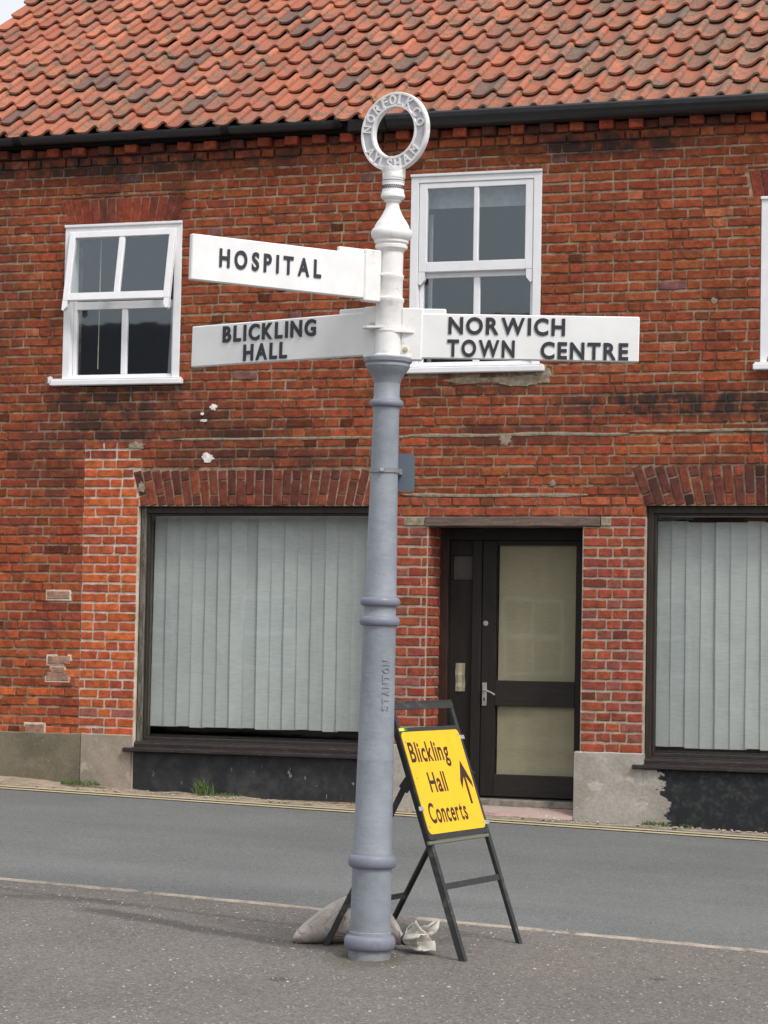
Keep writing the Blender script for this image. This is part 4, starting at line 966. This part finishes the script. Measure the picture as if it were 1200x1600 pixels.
lpart('ring_moulding', ring_prof(625, 637, 21, 27), M_ringpaint)
lpart('capital', [(zv(600), 20.6/PX), (zv(594), 22.5/PX), (zv(590), 24.5/PX), (zv(584), 28/PX), (zv(580), 31.5/PX), (zv(577), 33/PX), (zv(573), 35.5/PX), (zv(569), 35/PX), (zv(566), 38/PX), (zv(561), 38.8/PX), (zv(559), 37.5/PX), (zv(558), 21/PX)], M_post)
W20 = lambda v, r: (zv(v), r/PX)
lpart('white_column', [W20(560, 23), W20(556, 23), W20(554, 21.3), W20(520, 21.2), W20(519, 22.3), W20(516, 22.3), W20(515, 21.2), W20(474, 21.4), W20(472, 22.8), W20(467, 22.8), W20(465, 20.3), W20(438, 20.1), W20(436, 21.4), W20(431, 21.4), W20(429, 19.6), W20(394, 19.6)], M_castwhite, cx=0.0)
lpart('neck_rings', [W20(395, 19.8), W20(391, 22.5), W20(389, 25.5), W20(385, 26), W20(383, 23.8), W20(380, 27.2), W20(377, 27.2), W20(375, 25), W20(374, 25)], M_castwhite)
lpart('finial', [W20(378, 25.5), W20(375, 29), W20(371, 32), W20(365, 33.2), W20(360, 31.5), W20(357, 28), W20(353, 27), W20(348, 24), W20(342, 19.6), W20(334, 15), W20(326, 11.5), W20(320, 10.3), W20(317, 10.5), W20(316, 13), W20(313, 13.5), W20(312, 16.5), W20(309, 19), W20(305, 19.2), W20(303, 18.2), W20(301, 17.5), W20(286, 17.5), W20(285.5, 18.2), W20(283.5, 18.2), W20(283, 17.4), W20(272, 17.4), W20(268, 18.8), W20(262, 19)], M_castwhite, cx=0.0)
bm = bmesh.new(); lathe(bm, [(zv(283.9), 18.4/PX), (zv(282.7), 18.4/PX)], 40, cap=False); N = 30
for i in range(N):
    a = 2*pi*i/N
    for da, v in ((0, 292), (pi/N, 295)):
        bm_m = Matrix.Translation((17.6/PX*cos(a+da), 17.6/PX*sin(a+da), zv(v))) @ Matrix.Rotation(a+da, 4, 'Z'); box(bm, (-0.002, -0.0035, -0.004), (0.0015, 0.0035, 0.004), 0, 0, bm_m)
obj('zigzag_band', bm, M_letter, post)
# lettering
GC = {}
def glyph(ch, bold=0.012, ext=0.5):
    k = (ch, bold)
    if k not in GC:
        cu = bpy.data.curves.new('g', 'FONT'); cu.body = ch; cu.size = 1.0; cu.offset = bold; cu.extrude = 0.5; cu.resolution_u = 5
        o = bpy.data.objects.new('g', cu); COL.objects.link(o); dg = bpy.context.evaluated_depsgraph_get(); dg.update()
        me = bpy.data.meshes.new_from_object(o.evaluated_get(dg)); V = [tuple(v.co) for v in me.vertices]; F = [tuple(p.vertices) for p in me.polygons]
        bpy.data.objects.remove(o); bpy.data.curves.remove(cu); bpy.data.meshes.remove(me)
        if bold:
            q = glyph(ch, 0.0); x0, x1 = q[2]-bold, q[3]+bold
            V = [(min(max(v[0], x0), x1), v[1], v[2]) for v in V]
        else: x0 = min(v[0] for v in V); x1 = max(v[0] for v in V)
        GC[k] = (V, F, x0, x1)
    return GC[k]
CAPH = None
def cap_h():
    V = glyph('H')[0]; return max(v[1] for v in V)
def text(s, x0, x1, z0, caph, depth, bold=0.012, tight=0.10, joined=False, name='letter', mat=None, par=None, y=0.0, wk=None, spread=None):
    """fit a line of letters between x0 and x1 (local x), baseline z0; front faces -y"""
    gl = [None if ch == ' ' else glyph(ch, bold) for ch in s]; ky = caph/cap_h()
    tot = sum((q[3]-q[2]) if q else 0.28 for q in gl); n = len(s)-1
    if spread is None: kx = (x1-x0)/(tot+tight*n); gap = tight*kx
    else: kx = spread*ky; gap = ((x1-x0)-tot*kx)/max(1, n)
    x = x0; big = bmesh.new() if joined else None; outs = []
    for ch, q in zip(s, gl):
        if q is None: x += 0.28*kx+gap; continue
        V, F, a, b_ = q; bm = big if joined else bmesh.new()
        vs = [bm.verts.new((x+(v[0]-a)*kx, y-(v[2]+0.5)*depth, z0+v[1]*ky)) for v in V]
        for f in F:
            try: bm.faces.new([vs[i] for i in f])
            except ValueError: pass
        x += (b_-a)*kx+gap
        if not joined: outs.append(obj(name, bm, mat, par))
    if joined: outs.append(obj(name, big, mat, par))
    return outs
def make_arm(ang, r0, L, z0, z1, tab, label, lines, flip, brz):
    """arm along local +x (flip: -x) of an empty frame; board face looks to -y"""
    sg = -1 if flip else 1
    bm = bmesh.new(); xa, xb = sorted((sg*r0, sg*L)); box(bm, (xa, -0.016, z0), (xb, 0.016, z1), 0.005)
    xa, xb = sorted((sg*(r0+0.001), sg*(r0+tab))); box(bm, (xa, -0.010, z1-0.004), (xb, 0.018, z1+0.024), 0.004)
    arm = obj('sign_arm', bm, M_signwhite, post); arm.rotation_euler = (0, 0, ang); arm['label'] = label
    bm = bmesh.new(); xa, xb = sorted((sg*0.062, sg*(r0+0.015))); box(bm, (xa, -0.023, z0-0.012), (xb, 0.023, z1+0.025), 0.006)
    xa, xb = sorted((sg*0.062, sg*0.072)); obj('bracket', bm, M_castwhite, arm)
    for z in (brz if brz else ()):
        bm = bmesh.new(); tube(bm, [(sg*(0.085), -0.022, z), (sg*0.085, -0.034, z), (sg*0.085, -0.0345, z), (sg*0.085, -0.050, z)], 0.01, 6, [0.0155, 0.0155, 0.008, 0.007]); obj('bolt', bm, M_brass, arm)
    for s, a, b_, zb, ch, sp in lines: text(s, a, b_, zb, ch, 0.006, bold=0.030, mat=M_letter, par=arm, y=-0.0155, tight=sp or 0.14)
    return arm
make_arm(-radians(6.5), 0.150, 1.202, 2.875, 3.092, 0.125, 'arm pointing right to the town centre', [('NORWICH', 0.290, 0.849, 2.9975, 0.077, None), ('TOWN', 0.287, 0.611, 2.889, 0.077, None), ('CENTRE', 0.735, 1.152, 2.885, 0.077, None)], False, (2.913,))
make_arm(radians(29.85), 0.140, 1.0665, 3.148, 3.362, 0.150, 'arm pointing left and forward to the hospital', [('HOSPITAL', -0.926, -0.390, 3.224, 0.081, 0.30)], True, ())
make_arm(-radians(40.5), 0.130, 1.323, 2.893, 3.104, 0.185, 'arm pointing left and back to the hall', [('BLICKLING', -1.096, -0.458, 3.011, 0.0775, 0.17), ('HALL', -0.947, -0.648, 2.909, 0.078, 0.17)], True, (3.035,))
for v, sx, r_ in ((432, -1, 0.105), (467.5, -1, 0.09), (513, -1, 0.105), (519, 1, 0.115), (557, 1, 0.10)):      # clamp flanges
    bm = bmesh.new(); N = 16; top = []; bot = []
    pts = [(0.066*cos(a), 0.066*sin(a)) for a in lin(pi/2 if sx > 0 else -pi/2, (3*pi/2) if sx > 0 else pi/2, 12)] + ([(r_, -0.045), (r_+0.02, -0.03), (r_+0.02, 0.03), (r_, 0.045)] if sx > 0 else [(-r_, 0.045), (-r_-0.02, 0.03), (-r_-0.02, -0.03), (-r_, -0.045)])
    top = [bm.verts.new((x, y, zv(v)+0.005)) for x, y in pts]; bot = [bm.verts.new((x, y, zv(v)-0.005)) for x, y in pts]
    bm.faces.new(top); bm.faces.new(bot[::-1])
    for i in range(len(pts)): bm.faces.new((top[i], top[(i+1) % len(pts)], bot[(i+1) % len(pts)], bot[i]))
    bmesh.ops.recalc_face_normals(bm, faces=bm.faces[:]); obj('clamp_flange', bm, M_castwhite, post)
# ring finial with raised lettering
RC = (6.5/PX*0.0, 0, zv(206.5)); ro, ri = 63.5/PX, 39.5/PX; TH = 0.014
bm = bmesh.new(); N = 72
prof = [(ro, TH), (ro, -TH), (ro-0.002, -TH-0.003), (ro-0.011, -TH-0.003), (ro-0.014, -TH+0.004), (ri+0.014, -TH+0.004), (ri+0.011, -TH-0.003), (ri+0.002, -TH-0.003), (ri, -TH), (ri, TH), (ri+0.002, TH+0.003), (ri+0.011, TH+0.003), (ri+0.014, TH-0.004), (ro-0.014, TH-0.004), (ro-0.011, TH+0.003), (ro-0.002, TH+0.003)]
rings = []
for i in range(N):
    a = 2*pi*i/N; rings.append([bm.verts.new((r*cos(a), y, r*sin(a))) for r, y in prof])
for i in range(N):
    p, q = rings[i], rings[(i+1) % N]
    for k in range(len(prof)):
        f = bm.faces.new((p[k], q[k], q[(k+1) % len(prof)], p[(k+1) % len(prof)])); f.material_index = 1 if k in (4, 12) else 0
bmesh.ops.recalc_face_normals(bm, faces=bm.faces[:])
rd = obj('ring_top', bm, [M_castwhite, M_roundel], post, True, 25); rd.location = (0.002, 0, zv(206.5)); rd.rotation_euler = (0, 0, -radians(35))
bm = bmesh.new(); lathe(bm, [(-ro-0.034, 0.055), (-ro-0.012, 0.056), (-ro+0.012, 0.064), (-ro+0.016, 0.060)], 36)
for v in bm.verts:
    k = max(0.0, (v.co.z+ro+0.012)/0.028); v.co.y *= 1-0.80*k
obj('ring_foot', bm, M_castwhite, rd, True, 50)
def ring_letter(ch, deg, lower):
    V, F, a, b_ = glyph(ch, 0.02); k = 0.046/cap_h(); wd = min(0.036, (b_-a)*k*1.05); kx = wd/(b_-a); th = radians(deg); rm = 0.157; bm = bmesh.new()
    M = Matrix.Translation((rm*cos(th), 0, rm*sin(th))) @ Matrix.Rotation(-(th-pi/2) if not lower else -(th+pi/2), 4, 'Y')
    vs = [bm.verts.new(M @ Vector(((v[0]-(a+b_)/2)*kx, -TH+0.006-(v[2]+0.5)*0.010, (v[1]-cap_h()/2)*k))) for v in V]
    for f in F:
        try: bm.faces.new([vs[i] for i in f])
        except ValueError: pass
    obj('letter', bm, M_castwhite, rd)
for ch, d in zip('NORFOLKCO', (171, 151, 130, 112, 94, 76, 57, 33, 12)): ring_letter(ch, d, False)
for ch, d in zip('AYLSHAM', (214, 231, 246, 263, 281, 300, 322)): ring_letter(ch, d, True)
# maker's name cast up the shaft, reading upwards
ss = 'STANTON'; rr_ = 0.082
for i, ch in enumerate(ss):
    V, F, a, b_ = glyph(ch, 0.02); zc = zv(1106)+ (zv(1036)-zv(1106))*i/6.0; k = 0.036/cap_h(); wd = (0.026 if ch != 'I' else 0.012); kx = wd/(b_-a); phi = radians(-62)
    bm = bmesh.new(); rl = (28.3 + (1186-(1500-zc*PX))*(25.8-28.3)/201)/PX
    M = Matrix.Translation((rl*cos(phi), rl*sin(phi), zc)) @ Matrix.Rotation(phi+pi/2, 4, 'Z') @ Matrix.Rotation(-pi/2, 4, 'Y')
    vs = [bm.verts.new(M @ Vector(((v[0]-(a+b_)/2)*kx, 0.004-(v[2]+0.5)*0.008, (v[1]-cap_h()/2)*k))) for v in V]
    for f in F:
        try: bm.faces.new([vs[q] for q in f])
        except ValueError: pass
    obj('letter', bm, M_post, shaft)

# small sign banded to the post, seen from behind
Mp = Matrix.Rotation(YAW, 4, 'Z'); base = Vector(post.location)
def pl(x, y, z): return base + Mp @ Vector((x+0.013*z, y, z))
pc = pl(0.0, 0.0, zv(736))
small = thing('small_sign', 'small blank blue-grey sign plate strapped behind the grey post', 'sign', pc, (0, 0, YAW))
bm = bmesh.new(); t = bmesh.new(); bmesh.ops.create_cube(t, size=1)
for v in t.verts: v.co = Vector((0.097+v.co.x*0.100, 0.075+v.co.y*0.003, v.co.z*0.184-0.001))
bmesh.ops.bevel(t, geom=[e for e in t.edges if abs(e.verts[0].co.x-e.verts[1].co.x) < 1e-6 and abs(e.verts[0].co.z-e.verts[1].co.z) < 1e-6], offset=0.012, segments=3, affect='EDGES'); merge(bm, t); t.free()
obj('plate', bm, M_bluegrey, small)
bm = bmesh.new(); lathe(bm, [(-0.010, 0.0695), (-0.010, 0.0725), (0.010, 0.0725), (0.010, 0.0695)], 40, cap=False); box(bm, (0.055, -0.004, -0.017), (0.085, 0.074, 0.010), 0.002); obj('strap', bm, M_post, small, True, 30)
bm = bmesh.new(); tube(bm, [(-0.012, -0.068, 0.002), (-0.012, -0.083, 0.002)], 0.010, 8); obj('bolt', bm, M_zinc, small, True, 30)

# ------------------------------------------------------------------ yellow A-frame sign
FLp = Vector((2.678, -6.470, g(2.678, -6.470)+0.011))
af = thing('folding_sign', 'yellow diversion sign with black lettering and arrow on a black folding A-frame', 'sign', FLp, (0, 0, radians(-8.05)))
HT, LEAN, WD = 1.204, 0.417, 0.657
def fpt(y, t): # point on the front frame, t measured along the slope
    k = t/sqrt(HT*HT+LEAN*LEAN); return Vector((-LEAN*k, y, HT*k))
TL_ = sqrt(HT*HT+LEAN*LEAN)
for y in (0.0, WD):
    bm = bmesh.new(); bar(bm, fpt(y, 0), fpt(y, TL_), 0.030, 0.008, (0, 1, 0), 0.001)
    a = Vector((-0.014, 0, -0.004)); s_ = 0.011 if y == 0 else -0.011
    bar(bm, fpt(y-s_, 0)+a, fpt(y-s_, TL_-0.006)+a, 0.008, 0.028, (0, 1, 0), 0.001); obj('front_leg', bm, M_black, af)
bm = bmesh.new(); bar(bm, fpt(-0.014, TL_)+Vector((0, 0, 0)), fpt(WD+0.014, TL_), 0.008, 0.030, (1, 0, 0.1), 0.001); bar(bm, fpt(-0.014, TL_-0.014)+Vector((0.004, 0, 0)), fpt(WD+0.014, TL_-0.014)+Vector((0.004, 0, 0)), 0.006, 0.028, (1, 0, 0.3), 0.001); obj('top_bar', bm, M_black, af)
bm = bmesh.new(); bar(bm, fpt(0.015, 0.362)+Vector((-.006, 0, 0)), fpt(WD-0.015, 0.362)+Vector((-.006, 0, 0)), 0.008, 0.030, (1, 0, 0.3), 0.001); obj('cross_bar', bm, M_black, af)
HZ = 0.84; hp_ = fpt(0, TL_*HZ/HT)
for y in (0.0, WD):
    bm = bmesh.new(); a = hp_+Vector((-0.045, y+0.004, -0.02)); foot = Vector((-0.765, y+0.004, 0.004)); bar(bm, foot, a, 0.008, 0.030, (0, 1, 0), 0.001); bar(bm, foot+Vector((0.0, 0.011 if y == 0 else -0.011, 0)), a+Vector((0, 0.011 if y == 0 else -0.011, 0)), 0.026, 0.006, (0, 1, 0), 0.001); obj('rear_leg', bm, M_black, af)
    bm = bmesh.new(); bar(bm, hp_+Vector((0.0, y-0.004, 0.03)), hp_+Vector((-0.055, y-0.004, -0.045)), 0.006, 0.055, (0, 1, 0), 0.001); obj('hinge_plate', bm, M_black, af)
bm = bmesh.new(); k = 0.215/0.80; q0 = Vector((-0.765+(0.765-0.34)*k, 0, 0.22)); bar(bm, q0+Vector((0, 0.01, 0)), q0+Vector((0, WD-0.01, 0)), 0.006, 0.028, (1, 0, 0), 0.001); obj('rear_cross_bar', bm, M_black, af)
# sign plate on the front
fx = Vector((LEAN*0+HT, 0, LEAN)).normalized()      # outward normal of the front frame
slope = (fpt(0, 1)-fpt(0, 0)).normalized()
MP = Matrix((Vector((0, 1, 0)), -fx, slope)).transposed().to_4x4(); MP.translation = fx*0.010   # local x = across, local -y = outwards, local z = up the slope
def rounded(bm, x0, x1, z0, z1, y0, y1, r, n=5):
    P = []
    for cx, cz, a0 in ((x1-r, z1-r, 0), (x0+r, z1-r, pi/2), (x0+r, z0+r, pi), (x1-r, z0+r, 3*pi/2)):
        for i in range(n+1): a = a0+pi/2*i/n; P.append((cx+r*cos(a), cz+r*sin(a)))
    A = [bm.verts.new((x, y0, z)) for x, z in P]; B = [bm.verts.new((x, y1, z)) for x, z in P]
    bm.faces.new(A); bm.faces.new(B[::-1])
    for i in range(len(P)): bm.faces.new((A[i], B[i], B[(i+1) % len(P)], A[(i+1) % len(P)]))
bm = bmesh.new(); rounded(bm, -0.050, 0.632, 0.590, 1.150, -0.010, 0.0, 0.012); board = obj('backing_board', bm, M_black, af); board.matrix_local = MP
bm = bmesh.new(); box(bm, (-0.048, -0.004, 0.570), (0.630, 0.012, 0.588), 0.002); o = obj('bottom_batten', bm, paint_mat('dull_metal_edge', (0.16, 0.155, 0.11), 0.5), board)
bm = bmesh.new(); rounded(bm, -0.040, 0.606, 0.617, 1.128, -0.0125, -0.0102, 0.030); face = obj('sign_face', bm, M_yellow, board)
for s_, a, b_, z0 in (('Blickling', -0.008, 0.422, 0.977), ('Hall', 0.111, 0.302, 0.822), ('Concerts', 0.016, 0.437, 0.671)):
    text(s_, a, b_, z0, 0.097, 0.0008, bold=0.02, tight=0.10, joined=True, name='lettering', mat=M_print, par=face, y=-0.0124)
bm = bmesh.new(); P = [(0.522, 0.968), (0.463, 0.862), (0.463, 0.822), (0.512, 0.884), (0.512, 0.744), (0.534, 0.744), (0.534, 0.884), (0.590, 0.822), (0.590, 0.858)]
A = [bm.verts.new((x, -0.0132, z)) for x, z in P]; B = [bm.verts.new((x, -0.0124, z)) for x, z in P]; bm.faces.new(A[::-1]); bm.faces.new(B)
for i in range(len(P)): bm.faces.new((A[i], B[i], B[(i+1) % len(P)], A[(i+1) % len(P)]))
bmesh.ops.recalc_face_normals(bm, faces=bm.faces[:]); obj('arrow', bm, M_print, face)
for x, z in ((0.632, 1.085), (0.632, 0.640), (-0.050, 0.745)):
    bm = bmesh.new(); box(bm, (x-0.024, -0.016, z-0.010), (x+0.020, -0.009, z+0.012), 0.002); obj('clip', bm, M_zinc, board)
for x, z in ((0.585, 1.100), (0.585, 0.645), (-0.018, 1.08), (-0.018, 0.655)):
    bm = bmesh.new(); tube(bm, [(x, -0.0122, z), (x, -0.0150, z)], 0.006, 10); obj('rivet', bm, M_zinc, face)
bm = bmesh.new(); box(bm, (-0.046, -0.0128, 1.133), (0.008, -0.0105, 1.148)); obj('sticker', bm, M_lime, board)
bm = bmesh.new(); box(bm, (0.010, -0.0128, 1.126), (0.036, -0.0105, 1.149)); obj('sticker', bm, M_green, board)

# ------------------------------------------------------------------ sandbag on the rear foot of the A-frame
sb = thing('sandbag', 'pale woven sandbag with a tied cream neck lying behind the post base', 'sandbag', (2.045, -6.19, g(2.045, -6.19)+0.010))
path = [(-0.330, -0.065, 0.018, 0.014), (-0.315, -0.060, 0.026, 0.034), (-0.27, -0.05, 0.048, 0.062), (-0.20, -0.035, 0.075, 0.090), (-0.12, -0.015, 0.105, 0.118), (-0.03, 0.01, 0.120, 0.130), (0.07, 0.000, 0.105, 0.114), (0.125, -0.04, 0.092, 0.098), (0.165, -0.10, 0.074, 0.075), (0.195, -0.17, 0.055, 0.050), (0.215, -0.225, 0.042, 0.022)]
bm = bmesh.new(); N = 26; prev = None; R = []
ux, uy = cos(YAW), sin(YAW)
for i, (a, b_, zc, rr) in enumerate(path):
    ring = []
    for k in range(N):
        th = 2*pi*k/N; f = 1+0.10*noise.noise(Vector((a*9, cos(th)*2, sin(th)*2)))+0.025*sin(k*3+i)*(1 if rr < 0.08 else 0.4)
        dx_, dz_ = cos(th)*rr*1.12*f, sin(th)*rr*0.92*f
        zz = max(0.0, zc+dz_); x_, y_ = a, b_-dx_
        ring.append(bm.verts.new((x_*ux-y_*uy*0+(-uy)*(y_)*0.0 - y_*uy, x_*uy+y_*ux, zz)))
    R.append(ring)
for p, q in zip(R, R[1:]):
    for k in range(N): bm.faces.new((p[k], q[k], q[(k+1) % N], p[(k+1) % N]))
bm.faces.new(R[0]); bm.faces.new(R[-1][::-1]); bmesh.ops.recalc_face_normals(bm, faces=bm.faces[:])
sk = obj('sack', bm, M_sack, sb, True); md = sk.modifiers.new('subdiv', 'SUBSURF'); md.levels = 1; md.render_levels = 1
def sbp(a, b_, z): return Vector((a*ux-b_*uy, a*uy+b_*ux, z))
bm = bmesh.new(); c0 = sbp(0.215, -0.225, 0.042); dirn = (sbp(0.32, -0.29, 0.070)-c0).normalized(); sA = dirn.cross(Vector((0, 0, 1))).normalized(); sB = sA.cross(dirn)
R = []
for i in range(9):
    t = i/8; rr = 0.018+0.062*t**0.8; ring = []
    for k in range(48):
        th = 2*pi*k/48; w_ = 1+0.33*t*sin(th*5+t*2)+0.16*t*sin(th*11+1); p = c0+dirn*(0.135*t+0.03*t*sin(th*3+0.5))+sA*cos(th)*rr*w_+sB*sin(th)*rr*w_*0.8
        p += (sA*noise.noise(p*22)+sB*noise.noise(p*19+Vector((5, 1, 2))))*0.022*t; p.z = max(0.004, p.z); ring.append(bm.verts.new(p))
    R.append(ring)
for p, q in zip(R, R[1:]):
    for k in range(48): bm.faces.new((p[k], q[k], q[(k+1) % 48], p[(k+1) % 48]))
fr_ = obj('sack_neck', bm, M_frill, sb, True); md = fr_.modifiers.new('solid', 'SOLIDIFY'); md.thickness = 0.004
bm = bmesh.new(); tube(bm, [c0+sA*0.021*cos(a)+sB*0.021*sin(a) for a in lin(0, 2*pi, 14)], 0.0055, 6); tube(bm, [c0+Vector((0, 0, 0.0))+sA*0.02, sbp(0.230, -0.265, 0.02), sbp(0.265, -0.295, 0.006), sbp(0.335, -0.295, 0.006)], 0.003, 6)
obj('tie', bm, plain('dark_tie', (0.05, 0.045, 0.07), 0.6), sb, True)
bm = bmesh.new(); tube(bm, [sbp(0.220, -0.235, 0.06), sbp(0.230, -0.235, 0.10), sbp(0.255, -0.235, 0.125), sbp(0.285, -0.245, 0.11), sbp(0.280, -0.245, 0.075)], 0.0035, 6); tube(bm, [sbp(0.220, -0.255, 0.02), sbp(0.265, -0.305, 0.010), sbp(0.315, -0.325, 0.008), sbp(0.360, -0.305, 0.012)], 0.004, 6)
obj('cord', bm, M_frill, sb, True)

# ------------------------------------------------------------------ weeds at the foot of the wall
def weed(x, y, n, h, spread, label, seed, wide=0.004):
    r = random.Random(seed); z = g(x, y)+0.02
    z = wall_base(x)*(1-abs(y)/0.25)+g(x, y)*abs(y)/0.25+0.012
    bm = bmesh.new()
    for i in range(n):
        a = r.uniform(0, 2*pi); rr = spread*sqrt(r.random()); bx, by = rr*cos(a)*1.6, rr*sin(a)*0.5; hh = h*r.uniform(0.35, 1)*(1-0.5*rr/spread); le = r.uniform(0.2, 0.9)*hh; la = r.uniform(0, 2*pi)
        pa = r.uniform(0, pi); wx, wy = cos(pa)*wide, sin(pa)*wide; P = None
        for t in (0, .35, .7, 1):
            cx, cy, cz = bx+cos(la)*le*t*t, by+sin(la)*le*t*t*0.5, hh*t*(1-0.25*t*t); k = (1-t)**0.7
            q = (bm.verts.new((cx-wx*k, cy-wy*k, cz)), bm.verts.new((cx+wx*k+1e-4, cy+wy*k, cz)))
            if P: bm.faces.new((P[0], P[1], q[1], q[0]))
            P = q
    o = obj('weed', bm, M_grass); o.location = (x, y, z); return props(o, label, 'weed', 'weeds at the foot of the wall')
weed(-2.43, -0.10, 260, 0.07, 0.11, 'low green tuft growing at the foot of the plinth at far left', 1, 0.006)
weed(-1.40, -0.08, 120, 0.23, 0.06, 'tall grass tuft in front of the black panel under the left shop window', 2)
weed(-1.22, -0.09, 110, 0.05, 0.11, 'short mossy tuft just right of the tall grass tuft', 3, 0.005)
weed(2.14, -0.09, 130, 0.07, 0.07, 'small green weed where the grey plinth meets the black panel', 4, 0.006)
weed(2.37, -0.10, 60, 0.06, 0.035, 'tiny green weed under the black panel at right', 5, 0.006)

# ------------------------------------------------------------------ loose grit and litter on the ground
r = random.Random(21); bm = bmesh.new()
def chip(bm, x, y, z, s):
    t = bmesh.new(); bmesh.ops.create_icosphere(t, subdivisions=1, radius=1)
    sx, sy, sz = s*r.uniform(.6, 1.3), s*r.uniform(.6, 1.3), s*r.uniform(.3, .6)
    for v in t.verts: v.co = Vector((v.co.x*sx*r.uniform(.8, 1.2)+x, v.co.y*sy+y, v.co.z*sz+z))
    merge(bm, t); t.free()
for i in range(900):
    x = r.uniform(-0.8, 5.2); y = r.uniform(-9.6, -5.2)
    chip(bm, x, y, g(x, y)+0.011, r.choice((0.003, 0.004, 0.005, 0.006, 0.008)))
o = obj('grit', bm, plain('pale_grit', (0.48, 0.43, 0.37), 0.9)); o['kind'] = 'stuff'; o['label'] = 'pale grit scattered over the footway'
bm = bmesh.new()
for i in range(500):
    x = r.uniform(-4.2, 4); y = -0.18+r.gauss(0, 0.035); chip(bm, x, y, g(x, y)+0.018, r.choice((0.006, 0.009, 0.013)))
o = obj('rubble', bm, plain('sandy_rubble', (0.40, 0.34, 0.26), 0.9)); o['kind'] = 'stuff'; o['label'] = 'crumbled mortar along the foot of the wall'

# ------------------------------------------------------------------ terrace across the street, behind the camera (it shows in the window glass)
tx, ty = -32, -25; TW = 30.0; TH_ = 5.7
t = thing('terrace_row', 'long brick terrace with slate roof across the street behind the camera', 'building', (tx, ty, g(tx, ty)-0.3))
bm = bmesh.new(); box(bm, (0, -7, 0), (TW, 0, TH_)); obj('wall', bm, M_wallplain, t)
bm = bmesh.new(); v = [bm.verts.new(p) for p in ((0, 0.3, TH_-.1), (TW, 0.3, TH_-.1), (TW, -3.5, TH_+2.4), (0, -3.5, TH_+2.4), (0, -7.3, TH_-.1), (TW, -7.3, TH_-.1))]
for f in ((0, 1, 2, 3), (3, 2, 5, 4), (0, 3, 4), (1, 5, 2)): bm.faces.new([v[i] for i in f])
obj('roof', bm, plain('slate', (0.07, 0.07, 0.08), 0.6), t)
for lx in lin(1.5, TW-1.5, 12):
    for lz in (1.1, 3.9):
        bm = bmesh.new(); box(bm, (lx-.55, 0.002, lz), (lx+.55, 0.06, lz+1.4)); f = obj('window', bm, M_white, t)
        for a in (-.5, .03):
            for c_ in (.07, .75): bm = bmesh.new(); box(bm, (lx+a, 0.062, lz+c_), (lx+a+.47, 0.068, lz+c_+.58)); obj('pane', bm, M_gutter, f)
